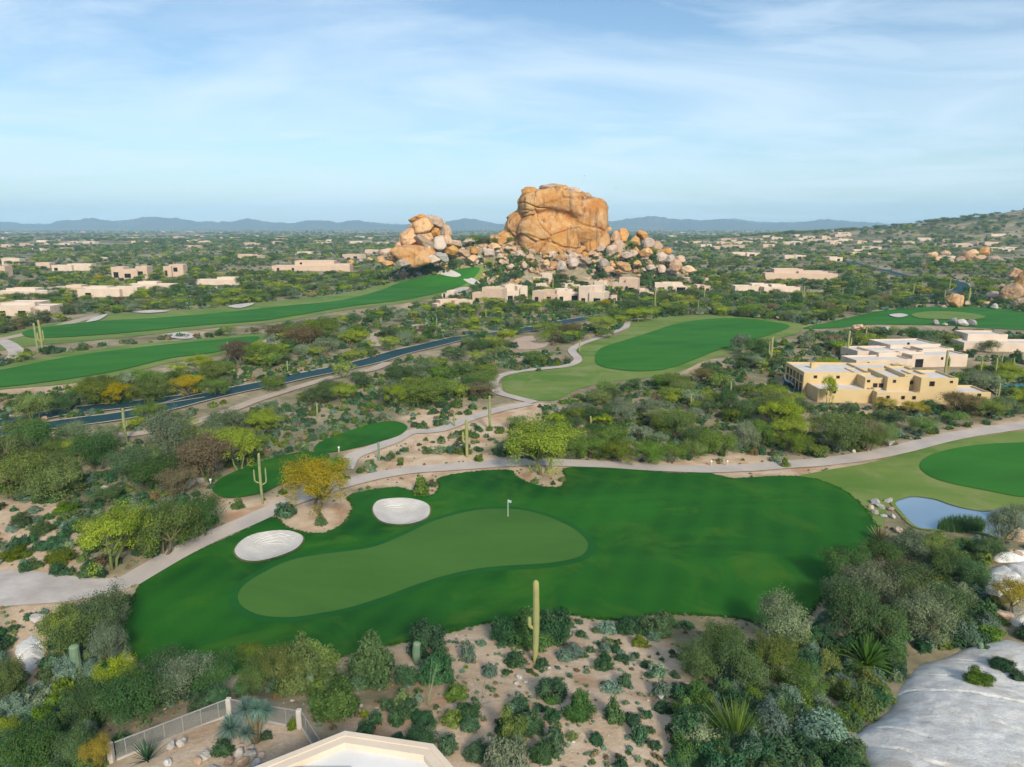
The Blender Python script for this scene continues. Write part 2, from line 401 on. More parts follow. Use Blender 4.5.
LINES = {}
def ribbon(pts, w0, w1=None):
    """closed outline around a centre line, width in metres"""
    c = WL(pts, 6); n = len(c)
    w = np.linspace(w0, w1 or w0, n) / 2
    t = np.gradient(c, axis=0); t /= np.linalg.norm(t, axis=1)[:, None] + 1e-9
    nn = np.stack([-t[:, 1], t[:, 0]], 1)
    return np.vstack([c + nn * w[:, None], (c - nn * w[:, None])[::-1]]), c, nn, w
PATHS = {
 'cart_main': ([(128, 583), (150, 570), (180, 553), (215, 536), (250, 521), (290, 503), (330, 489), (370, 478), (410, 471), (450, 468), (500, 464), (545, 463), (600, 465), (650, 468), (700, 470), (740, 469), (780, 466), (820, 463), (860, 458), (900, 450), (935, 441), (970, 434), (1010, 428), (1060, 420)], 3.0, 3.6),
 'cart_mid': ([(640, 319), (628, 322), (625, 328), (603, 337), (582, 344), (572, 351), (578, 360), (568, 366), (545, 369), (518, 372), (499, 377), (493, 385), (499, 393), (515, 398), (535, 403)], 2.4, 2.4),
 'cart_tee': ([(345, 470), (352, 458), (370, 450), (392, 442), (410, 433), (440, 430), (470, 419), (500, 410), (530, 404)], 2.6, 3),
 'trail': ([(-40, 450), (20, 444), (60, 440), (100, 436), (140, 434), (190, 424), (225, 413), (256, 401), (300, 387), (340, 376), (372, 370), (388, 363)], 2.6, 3),
 'trail_up': ([(376, 347), (372, 337), (385, 331), (402, 328), (420, 325)], 3, 3),
 'trail_far': ([(-30, 346), (20, 336), (55, 328), (75, 322), (100, 316)], 4, 6),
 'cart_left': ([(-40, 333), (0, 341), (14, 349), (16, 356), (5, 362), (-30, 370)], 4, 4),
}
ROADS = {
 'road_main': ([(-80, 450), (0, 434), (60, 425), (120, 417), (165, 408), (200, 399), (240, 390), (270, 384), (300, 377), (330, 371), (370, 362), (400, 353), (430, 346), (460, 339), (500, 334), (545, 327), (575, 321), (600, 317)], 5.2, 7),
 'road_upper': ([(-80, 436), (-20, 428), (30, 419), (70, 412), (115, 407), (160, 402), (200, 396)], 5.5, 5),
 'road_right': ([(900, 302), (930, 297), (955, 293), (962, 287), (950, 281), (910, 277), (880, 270), (850, 262)], 8, 8),
}
RIB = {k: ribbon(*v) for k, v in {**PATHS, **ROADS}.items()}
print('outlines', time.time() - T0)

# ------------------------------------------------------------------ ground
M['ground'] = None
def mk_ground_mat():
    m, nt, n, l = newmat('desert_soil')
    p = geo(nt)
    a = n.new('ShaderNodeAttribute'); a.attribute_name = 'sand'
    d = n.new('ShaderNodeAttribute'); d.attribute_name = 'dist'
    big = ramp(nt, nz(nt, p, .05, 6, .65), ((.38, 0), (.64, 1)))
    med = ramp(nt, nz(nt, p, .45, 5, .65), ((.35, 0), (.65, 1)))
    fin = nz(nt, p, 5, 6, .7)
    scrub = mixc(nt, big, (.19, .165, .09), (.46, .36, .25))
    scrub = mixc(nt, mth(nt, 'MULTIPLY', med, .45), scrub, (.07, .10, .04))
    sand = mixc(nt, med, (.64, .49, .35), (.52, .37, .24))
    sand = mixc(nt, mth(nt, 'MULTIPLY', ramp(nt, nz(nt, p, .16, 4, .6, .5), ((.5, 0), (.66, 1))), .7), sand, (.38, .20, .10))
    c = mixc(nt, a.outputs['Fac'], scrub, sand)
    c = mixc(nt, mth(nt, 'MULTIPLY', ramp(nt, fin, ((.4, 0), (.75, 1))), .35), c, (.15, .11, .075))
    far = mixc(nt, ramp(nt, nz(nt, p, .012, 6, .7), ((.42, 0), (.60, 1))), (.10, .11, .055), (.36, .29, .19))
    c = mixc(nt, d.outputs['Fac'], c, far)
    princ(nt, c, .95, .05, bump(nt, mth(nt, 'ADD', fin, mth(nt, 'MULTIPLY', nz(nt, p, 1.2, 5), 2.)), .5, .12))
    return m
M['soil'] = mk_ground_mat()

angs = np.concatenate([np.arange(-180, -48, 6), np.arange(-48, 48.01, .3), np.arange(54, 180, 6)])
rings = np.concatenate([[2., 10, 20], np.geomspace(27, 11200, 560)])
A, RR = np.meshgrid(np.radians(angs), rings)
gx, gy = (RR * np.sin(A)).ravel(), (RR * np.cos(A)).ravel()
gz = hgt(gx, gy)
na, nr = len(angs), len(rings)
I = np.arange(nr - 1)[:, None] * na + np.arange(na)[None, :]
J = np.arange(nr - 1)[:, None] * na + (np.arange(na)[None, :] + 1) % na
quads = np.stack([I, J, J + na, I + na], -1).reshape(-1, 4)[:, ::-1]
V = np.vstack([np.stack([gx, gy, gz], 1), [[0, 0, gz[0]]]])
sandm = np.zeros(len(V))
SANDS = ['sand_a', 'sand_b', 'sand_c', 'near_sand', 'left_sand', 'slope_sand', 'patio', 'lefthill_sand', 'plaza']
for k in SANDS:
    ins = inside(WP[k], V[:, 0], V[:, 1])
    near = (np.abs(V[:, 0] - WP[k][:, 0].mean()) < 90) & (np.abs(V[:, 1] - WP[k][:, 1].mean()) < 90)
    e = np.zeros(len(V)); e[near] = edge_dist(WP[k], V[near, 0], V[near, 1])
    s_ = np.where(ins, .5 + e / 3, np.where(near, .5 - e / 3, 0))
    sandm = np.maximum(sandm, np.clip(s_, 0, 1))
wob = fbm2(V[:, 0] / 22., V[:, 1] / 22., 4, 33)
sandm = np.clip(np.maximum(sandm, sst(.18, .5, wob) * .8) + .15 * fbm2(V[:, 0] / 4., V[:, 1] / 4., 3, 35), 0, 1)
# foreground soil is bare
dd = np.hypot(V[:, 0], V[:, 1])
distm = sst(450, 900, dd)
g = mesh_np('ground', V, quads, True, [('sand', 'POINT', sandm), ('dist', 'POINT', distm)])
prop(link('ground', g, M['soil']), kind='structure')
print('ground', time.time() - T0)

# ------------------------------------------------------------------ sheets on the terrain
def sheet(name, poly, mat, lift, step=1.2, kind='structure', zf=None):
    x0, y0 = poly.min(0); x1, y1 = poly.max(0)
    dmin = np.hypot(poly[:, 0], poly[:, 1]).min()
    gxs, gys = np.meshgrid(np.arange(x0, x1, step), np.arange(y0, y1, step))
    gxs, gys = gxs.ravel() + .13, gys.ravel() + .07
    k = inside(poly, gxs, gys)
    gxs, gys = gxs[k], gys[k]
    e = edge_dist(poly, gxs, gys); gxs, gys = gxs[e > step * .4], gys[e > step * .4]
    n = len(poly)
    pts = [Vector((float(a), float(b))) for a, b in poly] + [Vector((float(a), float(b))) for a, b in zip(gxs, gys)]
    r = geometry.delaunay_2d_cdt(pts, [(i, (i + 1) % n) for i in range(n)], [], 1, 1e-4)
    P = np.array([(v.x, v.y) for v in r[0]]); Fs = r[2]
    z = hgt(P[:, 0], P[:, 1]) if zf is None else zf(P[:, 0], P[:, 1])
    z = z + lift * (1 + np.hypot(P[:, 0], P[:, 1]) / 150.)
    me = bpy.data.meshes.new(name); me.from_pydata([(P[i, 0], P[i, 1], z[i]) for i in range(len(P))], [], Fs)
    me.polygons.foreach_set('use_smooth', np.ones(len(me.polygons), bool)); me.update()
    if len(me.polygons) and sum(p.normal.z for p in list(me.polygons)[:50]) < 0: me.flip_normals()
    return prop(link(name, me, mat), kind=kind)

def mat_turf(name, a, b, c=None, scale=.09, stripe=None, fine=8.):
    m, nt, n, l = newmat(name)
    p = geo(nt)
    mp = n.new('ShaderNodeMapping'); mp.inputs['Rotation'].default_value = (0, 0, rad(35)); mp.inputs['Scale'].default_value = (.5, 1.5, 1); l.new(p, mp.inputs[0])
    f = ramp(nt, nz(nt, mp.outputs[0], scale, 6, .62, .5), ((.34, 0), (.68, 1)))
    col = mixc(nt, f, a, b)
    if c: col = mixc(nt, ramp(nt, nz(nt, p, scale * 2.6, 6, .65, .7), ((.5, 0), (.72, .8))), col, c)
    if stripe:
        w = n.new('ShaderNodeTexWave'); w.inputs['Scale'].default_value = stripe[0]; w.inputs['Distortion'].default_value = 1.2; w.inputs['Detail'].default_value = 2
        mp2 = n.new('ShaderNodeMapping'); mp2.inputs['Rotation'].default_value = (0, 0, rad(stripe[1])); l.new(p, mp2.inputs[0]); l.new(mp2.outputs[0], w.inputs['Vector'])
        col = mixc(nt, mth(nt, 'MULTIPLY', w.outputs['Fac'], stripe[2]), col, b)
    fn = nz(nt, p, fine, 4, .7)
    col = mixc(nt, mth(nt, 'MULTIPLY', fn, .35), col, tuple(x * .45 for x in a))
    princ(nt, col, .85, .12, bump(nt, mth(nt, 'ADD', fn, nz(nt, p, 1.3, 4)), .35, .06))
    return m
M['turf'] = mat_turf('turf', (.005, .060, .006), (.026, .150, .010), (.075, .165, .012), .045, (.09, 20, .3))
M['fair'] = mat_turf('fair', (.020, .12, .012), (.045, .185, .020), None, .05, (.035, 60, .35))
M['putting'] = mat_turf('putting', (.050, .135, .022), (.070, .165, .030), None, .12, None, 14.)
M['fringe'] = mat_turf('fringe', (.010, .085, .014), (.016, .11, .016), None, .2)
M['rough'] = mat_turf('rough', (.10, .19, .03), (.22, .26, .07), (.28, .27, .12), .06)
m, nt, n, l = newmat('sandbunk'); p_ = geo(nt)
w_ = n.new('ShaderNodeTexWave'); w_.wave_type = 'RINGS'; w_.inputs['Scale'].default_value = 1.6; w_.inputs['Distortion'].default_value = 7; w_.inputs['Detail'].default_value = 3; w_.inputs['Detail Scale'].default_value = .6; l.new(p_, w_.inputs['Vector'])
c_ = mixc(nt, ramp(nt, nz(nt, p_, .5, 5), ((.35, 0), (.65, 1))), (.70, .66, .61), (.60, .56, .51)); c_ = mixc(nt, mth(nt, 'MULTIPLY', w_.outputs['Fac'], .3), c_, (.42, .38, .33))
princ(nt, c_, .95, .05, bump(nt, mth(nt, 'ADD', w_.outputs['Fac'], nz(nt, p_, 3, 5)), .8, .12)); M['sandbunk'] = m
M['concrete'] = mat_noise('concrete', (.50, .43, .37), (.34, .31, .30), .22, bumpst=.2, fine=(2.5, .5, (.52, .42, .33)))
M['trail'] = mat_noise('trail', (.46, .37, .29), (.38, .30, .23), .5, bumpst=.4, fine=(5, .3, (.3, .22, .16)))
M['plaza'] = mat_noise('plaza', (.56, .51, .47), (.38, .33, .30), .35, bumpst=.5, fine=(1.2, .55, (.30, .26, .23)))
M['asphalt'] = mat_noise('asphalt', (.012, .050, .060), (.020, .066, .078), .12, bumpst=.1, rough=.75, fine=(6, .2, (.03, .05, .055)))
M['sandflat'] = mat_noise('sandflat', (.50, .40, .32), (.44, .31, .23), .3, bumpst=.5, bdist=.1, fine=(3, .5, (.33, .23, .16)))
M['mulch'] = mat_noise('mulch', (.32, .21, .14), (.25, .16, .10), .8, bumpst=.7, bdist=.1, fine=(4, .5, (.14, .09, .06)))
M['lip'] = mat_noise('lip', (.19, .15, .07), (.08, .12, .03), 1., bumpst=.6)
M['white_paint'] = mat_noise('white_paint', (.7, .7, .66), (.6, .6, .57), 2, bumpst=0)
M['kerb'] = mat_noise('kerb', (.48, .40, .33), (.4, .34, .28), .4, bumpst=.2)

sheet('rough_grass', WP['rough_r'], M['rough'], .04, 1.6)
mp_ = smooth_closed(WP['main'], 4); mp_ = offset_poly(mp_, 0.0) if False else mp_ + .22 * np.stack([fbm2(mp_[:, 0] / .8, mp_[:, 1] / .8, 3, 44), fbm2(mp_[:, 0] / .8 + 9, mp_[:, 1] / .8, 3, 45)], 1)
sheet('fairway_turf', mp_, M['turf'], .07, 1.1)
sheet('fairway', WP['fair_r'], M['fair'], .09, 2)
sheet('putting_green', WP['green'], M['putting'], .13, 1.2)
for k, nm in (('bunker_a', 'bunker'), ('bunker_b', 'bunker')):
    c = WP[k].mean(0); ring = c + (WP[k] - c) * 1.045
    sheet('bunker_lip', ring, M['lip'], .10, .8)
    sheet(nm, WP[k], M['sandbunk'], .16, .7)
# collar round the putting green
c = WP['green'].mean(0)
def offset_poly(P, d):
    n = len(P); t = np.roll(P, -1, 0) - np.roll(P, 1, 0); t /= np.linalg.norm(t, axis=1)[:, None] + 1e-9
    nn = np.stack([t[:, 1], -t[:, 0]], 1)
    a = .5 * np.sum(P[:, 0] * np.roll(P[:, 1], -1) - np.roll(P[:, 0], -1) * P[:, 1])
    return P + nn * d * (1 if a > 0 else -1)
sheet('green_collar', offset_poly(WP['green'], .9), M['fringe'], .10, 1.2)
sheet('tee_grass', WP['tee_a'], M['turf'], .1, 1.5)
sheet('tee_grass', WP['tee_b'], M['turf'], .1, 1.5)
for a, b in (('rough_up', 'fair_up'), ('rough_low', 'fair_low'), ('rough_c', 'fair_c')):
    sheet('rough_grass', WP[a], M['rough'], .05, 4); sheet('fairway', WP[b], M['fair'], .12, 4)
sheet('fairway', WP['rough_far'], M['fair'], .05, 5)
sheet('putting_green', WP['green_far'], M['rough'], .12, 5)
sheet('bunker', WP['bunker_far'], M['sandbunk'], .16, 4)
sheet('plaza', WP['plaza'], M['plaza'], .05, 1.5)
for nm, pts in (('bunker', [(480, 268), (494, 266), (507, 271), (510, 274), (498, 275)]), ):
    pass
for pts in ([(436, 273), (450, 271), (461, 276), (455, 278), (443, 276)], [(463, 280), (472, 279), (480, 284), (474, 286)], [(452, 291), (463, 288), (470, 289), (460, 293)],
            [(166, 337), (180, 333), (192, 335), (193, 339), (180, 340)], [(228, 307), (248, 304), (254, 305), (240, 309)], [(96, 318), (108, 315), (99, 321), (86, 323)],
            [(132, 313), (150, 311), (170, 312), (150, 314)]):
    sheet('bunker', W(pts, 4), M['sandbunk'], .16, 4)
for pts in ([(512, 341), (530, 336), (548, 340), (545, 347), (525, 350), (512, 347)], [(355, 352), (362, 346), (370, 350), (366, 358), (358, 357)], [(540, 322), (552, 320), (566, 323), (552, 326)],
            [(545, 427), (575, 423), (600, 424), (625, 430), (640, 428), (630, 436), (600, 432), (570, 433)],
            [(150, 346), (190, 338), (196, 343), (160, 350)], [(645, 441), (700, 440), (740, 447), (735, 455), (690, 455), (650, 450)],
            ):
    sheet('sand_patch', W(pts, 4), M['sandflat'], .04, 4)

for k, v in PATHS.items():
    poly = RIB[k][0]; d = np.hypot(poly[:, 0], poly[:, 1]).mean()
    m = M['trail'] if 'trail' in k else (M['concrete'])
    c_, nn_, w_ = RIB[k][1:]
    # strips follow the centre line: build as quads, five across
    n = len(c_); cols = 5; Vs = []; Fs = []
    for i in range(n):
        for j in range(cols):
            q = c_[i] + nn_[i] * w_[i] * (j / (cols - 1) * 2 - 1); Vs.append(q)
    Vs = np.array(Vs); z = hgt(Vs[:, 0], Vs[:, 1]) + (.10 if k == 'cart_main' else .09) * (1 + np.hypot(Vs[:, 0], Vs[:, 1]) / 150)
    for i in range(n - 1):
        for j in range(cols - 1):
            a = i * cols + j; Fs.append((a, a + 1, a + 1 + cols, a + cols))
    me = mesh_np('p', np.column_stack([Vs, z]), np.array(Fs), True)
    if me.polygons[0].normal.z < 0: me.flip_normals()
    prop(link('cart_path' if 'cart' in k else 'footpath', me, m), kind='structure')
def strip(name, c_, nn_, off0, off1, mat, lift, kind='structure', dash=None, thick=0):
    Vs = []; Fs = []; n = len(c_); acc = 0
    for i in range(n):
        for o in (off0, off1): Vs.append(c_[i] + nn_[i] * (o if np.isscalar(o) else o[i]))
    Vs = np.array(Vs); z = hgt(Vs[:, 0], Vs[:, 1]) + lift * (1 + np.hypot(Vs[:, 0], Vs[:, 1]) / 150) + thick
    for i in range(n - 1):
        if dash and (i // dash) % 2: continue
        a = i * 2; Fs.append((a, a + 1, a + 3, a + 2))
    me = mesh_np(name, np.column_stack([Vs, z]), np.array(Fs), True)
    if me.polygons[0].normal.z < 0: me.flip_normals()
    return prop(link(name, me, mat), kind=kind)
for k in ROADS:
    poly, c_, nn_, w_ = RIB[k]
    strip('road', c_, nn_, -w_, w_, M['asphalt'], .10)
    strip('kerb', c_, nn_, w_, w_ + .5, M['kerb'], .10, thick=.1)
    strip('kerb', c_, nn_, -w_ - .5, -w_, M['kerb'], .10, thick=.1)
    if k == 'zz': strip('road_marking', c_, nn_, -.12, .12, M['white_paint'], .13, dash=2)

# pond
m, nt, n, l = newmat('water')
p_ = princ(nt, (.20, .28, .34), .04, 1.0, bump(nt, nz(nt, coord(nt, 'Object', (1, .5, 1)), 1.5, 3), .05, .04)); p_.inputs['IOR'].default_value = 2.6
M['water'] = m
zp = float(np.percentile(hbase(WP['pond'][:, 0], WP['pond'][:, 1]), 35))
sheet('pond_water', WP['pond'], M['water'], 0.0, 3, zf=lambda x, y: x * 0 + zp - .02)
strip('pond_bank', np.vstack([WP['pond'], WP['pond'][:1]]), np.vstack([(offset_poly(WP['pond'], 1) - WP['pond']), (offset_poly(WP['pond'], 1) - WP['pond'])[:1]]), -.25, .35, M['rough'], .07)
M['pool'] = mat_noise('pool', (.04, .26, .38), (.05, .3, .42), .2, rough=.08, bumpst=0, spec=.8)
pw = W([(1002, 386), (1030, 385), (1060, 388), (1060, 398), (1030, 399), (1006, 395)], 3)
sheet('pool_water', pw, M['pool'], .12, 3); strip('pool_deck', np.vstack([pw, pw[:1]]), np.vstack([(offset_poly(pw, 1) - pw), (offset_poly(pw, 1) - pw)[:1]]), 0, 2.2, M['concrete'], .12, thick=.1)
print('sheets', time.time() - T0)

# ------------------------------------------------------------------ mountains
M['mount'] = mat_noise('mount', (.07, .075, .06), (.13, .11, .085), .003, bumpst=.5, bdist=20)
def mountains(prof, D, depth, seed, base=-10):
    xs = np.array([p[0] for p in prof], float); ys = np.array([p[1] for p in prof], float)
    pxs = np.arange(xs[0], xs[-1] + .1, 1.0)
    top = np.interp(pxs, xs, ys) + .5 * vn3(pxs / 5., pxs * 0 + seed, pxs * 0, 4) + .35 * vn3(pxs / 2.1, pxs * 0 + seed, pxs * 0, 5)
    endf = np.minimum(1, np.minimum(pxs - xs[0], xs[-1] - pxs) / 25. + .02)
    hh = (HZ - top) * D / F + CAM_H
    Vs = []; nd = 26
    for j in range(nd):
        t = j / (nd - 1) * 2 - 1
        dy = D + t * depth
        prof_ = (1 - abs(t)) ** .9
        x = (pxs - 512) / F * dy
        nn_ = fbm2(x / 500. + seed, x * 0 + dy / 500., 5, 40 + seed)
        z = base + (hh - base) * endf * np.clip(prof_ * (1 + .55 * nn_ * (1 - prof_)), 0, 2)
        Vs.append(np.stack([x, x * 0 + dy, z], 1))
    Vs = np.vstack(Vs); n = len(pxs)
    I = np.arange(nd - 1)[:, None] * n + np.arange(n - 1)[None, :]
    Fs = np.stack([I, I + 1, I + 1 + n, I + n], -1).reshape(-1, 4)
    prop(link('mountains', mesh_np('mountains', Vs, Fs, True), M['mount']), kind='structure')
mountains([(-260, 224), (-120, 219), (-40, 221), (0, 220), (12, 221), (40, 224), (56, 225), (70, 221), (82, 220), (104, 218), (125, 221), (142, 219), (152, 217), (165, 217), (185, 218), (205, 221), (225, 222), (240, 221), (256, 218), (275, 222), (300, 223), (316, 220), (330, 221), (345, 222), (360, 220), (375, 222), (400, 225), (430, 223), (450, 221), (466, 218), (480, 220), (500, 224), (540, 226), (560, 222), (590, 222), (612, 221), (630, 218), (645, 216), (660, 217.5), (675, 219.5), (700, 220), (715, 219), (730, 220), (750, 223), (770, 223), (800, 221), (815, 219), (840, 221), (870, 222.5), (900, 226), (960, 226)], 8200, 900, 2)
mountains([(-260, 223), (-60, 222), (40, 224), (120, 222), (300, 224), (420, 224), (560, 224), (660, 223), (712, 219.5), (726, 218.5), (745, 221), (800, 223), (900, 224), (925, 220), (934, 219), (945, 217), (957, 220), (972, 217), (985, 219), (1010, 223), (1100, 222), (1300, 220)], 10300, 700, 5)

# ------------------------------------------------------------------ rocks
def rock_mesh(name, seed, sub=4, e=3.4, rough=.11, flat=.0):
    bm = bmesh.new(); bmesh.ops.create_icosphere(bm, subdivisions=sub, radius=1)
    V = np.array([v.co[:] for v in bm.verts]); Fs = np.array([[v.index for v in f.verts] for f in bm.faces]); bm.free()
    rs = np.random.default_rng(seed)
    d = V / np.linalg.norm(V, axis=1)[:, None]
    q = rs.normal(size=(3, 3)); q, _ = np.linalg.qr(q)
    dl = d @ q
    r = 1 / (np.sum(np.abs(dl) ** e, axis=1) ** (1 / e))
    # facets
    for _ in range(15):
        nrm = rs.normal(size=3); nrm /= np.linalg.norm(nrm); k = d @ nrm
        lim = rs.uniform(.52, .88); r = np.where(k > .05, np.minimum(r, lim / np.maximum(k, .05)), r)
    P = d * r[:, None]
    P = P + d * (rough * fbm3(d[:, 0] * 1.3 + seed, d[:, 1] * 1.3, d[:, 2] * 1.3, 4, seed))[:, None]
    P = P + d * (-.10 * np.exp(-(np.abs(fbm3(d[:, 0] * 1.7 + seed * 3, d[:, 1] * 1.7, d[:, 2] * 1.7, 2, seed + 5)) / .05) ** 2))[:, None]
    P /= np.abs(P).max()
    return mesh_np(name, P, Fs, True)
RK = {}
for mn in ('rock_orange', 'rock_pink', 'rock_grey'):
    RK[mn] = []
    for i in range(7):
        me = rock_mesh('boulder', 100 + i + len(mn), 4); me.materials.append(M[mn]); RK[mn].append(me)

REG = []  # everything that needs its own label: (object, look, noun, px, py, relation text or None)
def boulder(x, y, sx, sy, sz, kind='rock_orange', sink=.3, z=None, rz=None, name='boulder', variant=None, tilt=.2, label=None, group='boulders heaped round the rock outcrop'):
    me = RK[kind][variant if variant is not None else random.randrange(7)]
    o = bpy.data.objects.new(name, me); COL.objects.link(o)
    gz_ = H1(x, y) if z is None else z
    o.location = (x, y, gz_ + sz * (1 - 2 * sink) if z is None else z)
    o.scale = (sx, sy, sz); o.rotation_euler = (random.uniform(-tilt, tilt), random.uniform(-tilt, tilt), random.uniform(0, 6.28) if rz is None else rz)
    prop(o, label, 'boulder', group)
    if not label:
        u, v, d = project(*o.location)
        REG.append((o, {'rock_orange': 'orange', 'rock_pink': 'pinkish tan', 'rock_grey': 'pale grey'}[kind], 'boulder', float(u), float(v), max(sx, sz) / d * F * 2))
    return o

BLK = 1.3
# the great outcrop: one monolith fused from lobes
def monolith(name, lobes, D, voxel, mat, label, seed, amp=1.6):
    bm = bmesh.new()
    for (cx, cy, dep, rx, ry, rz_, e, rot) in lobes:
        g = bmesh.ops.create_icosphere(bm, subdivisions=4, radius=1)
        s = D / F
        ca, sa = math.cos(rot), math.sin(rot)
        for v in g['verts']:
            c = v.co.normalized(); r = 1 / ((abs(c.x) ** e + abs(c.y) ** e + abs(c.z) ** e) ** (1 / e)); c = c * r
            X, Y, Z = c.x * rx * s, c.y * ry * s, c.z * rz_ * s
            X, Z = X * ca - Z * sa, X * sa + Z * ca
            v.co = Vector(((cx - 512) * s + X, D + dep + Y, CAM_H + (HZ - cy) * s + Z))
    me = bpy.data.meshes.new('tmp'); bm.to_mesh(me); bm.free()
    o = bpy.data.objects.new('tmp', me); COL.objects.link(o)
    md = o.modifiers.new('r', 'REMESH'); md.mode = 'VOXEL'; md.voxel_size = voxel
    md2 = o.modifiers.new('s', 'SMOOTH'); md2.iterations = 3; md2.factor = .5
    dg = bpy.context.evaluated_depsgraph_get(); me2 = bpy.data.meshes.new_from_object(o.evaluated_get(dg))
    bpy.data.objects.remove(o)
    n = len(me2.vertices); P = np.empty(n * 3, np.float32); me2.vertices.foreach_get('co', P); P = P.reshape(-1, 3).astype(float)
    N = np.empty(n * 3, np.float32); me2.vertices.foreach_get('normal', N); N = N.reshape(-1, 3)
    x, y, z = P.T
    d = amp * fbm3(x / 14 + seed, y / 14, z / 11, 4, seed) + .35 * amp * fbm3(x / 3., y / 3., z / 3, 4, seed + 3)
    # long exfoliation joints: narrow grooves where a warped field crosses zero
    for (ax, az, fr, sd, w, dp) in ((.3, 1, 17., 1, .022, 1.5), (1, .25, 27., 2, .012, 1.3)):
        f_ = (x * ax + z * az) / fr + .3 * fbm3(x / 22., y / 22., z / 22., 3, seed + sd)
        f_ = np.abs(f_ - np.round(f_))
        d = d - dp * np.exp(-(f_ / w) ** 2) * sst(-.2, .3, fbm3(x / 17., y / 17., z / 17., 2, seed + 20 + sd))
    # blocks split by joints: warped Voronoi cells, each pushed in or out, with a groove between them
    rs_ = np.random.default_rng(seed + 50); lo_, hi_ = P.min(0), P.max(0); K = 34
    sd_ = rs_.uniform(lo_, hi_, (K, 3)); of_ = rs_.uniform(-1.5, 1.2, K)
    Q = P + 1.8 * np.stack([fbm3(x / 13., y / 13., z / 13., 3, 70), fbm3(x / 13., y / 13., z / 13., 3, 71), fbm3(x / 13., y / 13., z / 13., 3, 72)], 1)
    sc_a = np.array([1, .55, 1.5]); best = np.full(n, 1e9); sec = np.full(n, 1e9); idx = np.zeros(n, int)
    for i_ in range(K):
        dd_ = np.linalg.norm((Q - sd_[i_]) * sc_a, axis=1); nb = dd_ < best; sec = np.where(nb, best, np.minimum(sec, dd_)); idx = np.where(nb, i_, idx); best = np.minimum(best, dd_)
    gap = sec - best
    d = d + of_[idx] * sst(0, .9, gap) - BLK * np.exp(-(gap / .38) ** 2)
    P = P + N * d[:, None]
    me2.vertices.foreach_set('co', P.astype(np.float32).ravel())
    me2.polygons.foreach_set('use_smooth', np.ones(len(me2.polygons), bool))
    me2.materials.clear(); me2.materials.append(mat); me2.update()
    o = link(name, me2)
    prop(o, label, 'rock')
    return o
monolith('rock_monolith', [
    (560, 229, 8, 44, 34, 36, 3.2, 0.0), (525, 232, 6, 20, 24, 22, 2.6, .55), (508, 243, 6, 20, 22, 15, 2.6, .55), (516, 234, 8, 16, 22, 12, 2.8, .9), (500, 248, 8, 15, 20, 10, 2.6, .3),
    (541, 203, 0, 23, 30, 13, 3.2, .22), (562, 206, 0, 26, 32, 13, 3.0, -.18), (586, 222, -2, 20, 28, 24, 3.0, -.12),
    (592, 240, -2, 15, 24, 22, 3.0, .05), 
    (575, 212, -10, 16, 16, 10, 2.6, -.35), (548, 238, -6, 30, 24, 26, 2.8, .1)], 447, .5, M['rock_big'], 'huge golden monolith crowning the boulder outcrop', 3, 1.0)

# named big boulders of the left pile and others: px centre, half sizes in px, distance
def pboulder(px, py, rx, rz_, D, kind='rock_orange', dep=.85, rot=0, **kw):
    s = D / F
    o = boulder((px - 512) * s, D + random.uniform(-2, 2) * 0, rx * s, max(rx, rz_) * s * dep, rz_ * s, kind, z=CAM_H + (HZ - py) * s, rz=random.uniform(-.3, .3), tilt=.1, **kw)
    o.rotation_euler[1] = rot
    return o
pile = [(417, 254, 21, 15, 418, 'rock_orange', .2), (399, 254, 11, 12, 420, 'rock_orange', .1), (411, 239, 13, 9, 424, 'rock_orange', -.5), (424, 229, 14, 9, 428, 'rock_orange', -.25),
        (437, 222, 9, 6, 430, 'rock_pink', .1), (437, 232, 8, 9, 429, 'rock_orange', 0), (427, 243, 11, 8, 422, 'rock_pink', .4), (440, 245, 9, 9, 424, 'rock_pink', 0),
        (421, 219, 9, 4, 430, 'rock_orange', -.1), (436, 215.5 + 3, 7, 4, 431, 'rock_pink', 0), (405, 245, 8, 7, 426, 'rock_orange', -.4), (447, 233, 6, 7, 433, 'rock_orange', 0),
        (386, 252, 8, 6, 430, 'rock_pink', 0), (382, 259, 6, 4, 424, 'rock_orange', 0), (391, 262, 6, 4, 414, 'rock_orange', 0), (444, 256, 7, 6, 418, 'rock_grey', 0),
        (457, 243, 8, 5, 440, 'rock_pink', .1), (470, 240, 10, 5, 442, 'rock_pink', -.2), (482, 246, 9, 5, 440, 'rock_orange', 0), (474, 251, 7, 5, 430, 'rock_orange', 0),
        (496, 246, 8, 6, 436, 'rock_orange', 0), (512, 249, 8, 6, 430, 'rock_orange', 0), (500, 238, 8, 6, 444, 'rock_orange', .2),
        (620, 236, 7, 8, 440, 'rock_orange', 0), (633, 241, 9, 9, 440, 'rock_orange', .1), (616, 247, 8, 8, 432, 'rock_pink', 0), (643, 252, 8, 6, 424, 'rock_orange', 0), (626, 254, 8, 6, 422, 'rock_pink', 0),
        (659, 257, 9, 6, 428, 'rock_pink', .5), (673, 265, 8, 7, 412, 'rock_orange', .3), (688, 268, 9, 6, 408, 'rock_orange', .1), (623, 265, 9, 7, 406, 'rock_orange', 0), (585, 259, 7, 5, 414, 'rock_pink', 0),
        (650, 266, 6, 5, 414, 'rock_pink', 0), (660, 268, 5, 5, 412, 'rock_pink', 0), (602, 262, 6, 5, 412, 'rock_pink', 0), (560, 257, 6, 5, 416, 'rock_orange', 0), (545, 262, 6, 4, 410, 'rock_orange', 0),
        (607, 229, 3, 3, 446, 'rock_orange', 0)]
for (a, b, c_, d_, D_, k_, r_) in pile: pboulder(a, b, c_ * (1.18 if a < 450 else 1), d_ * (1.15 if a < 450 else 1), D_, k_, rot=r_)
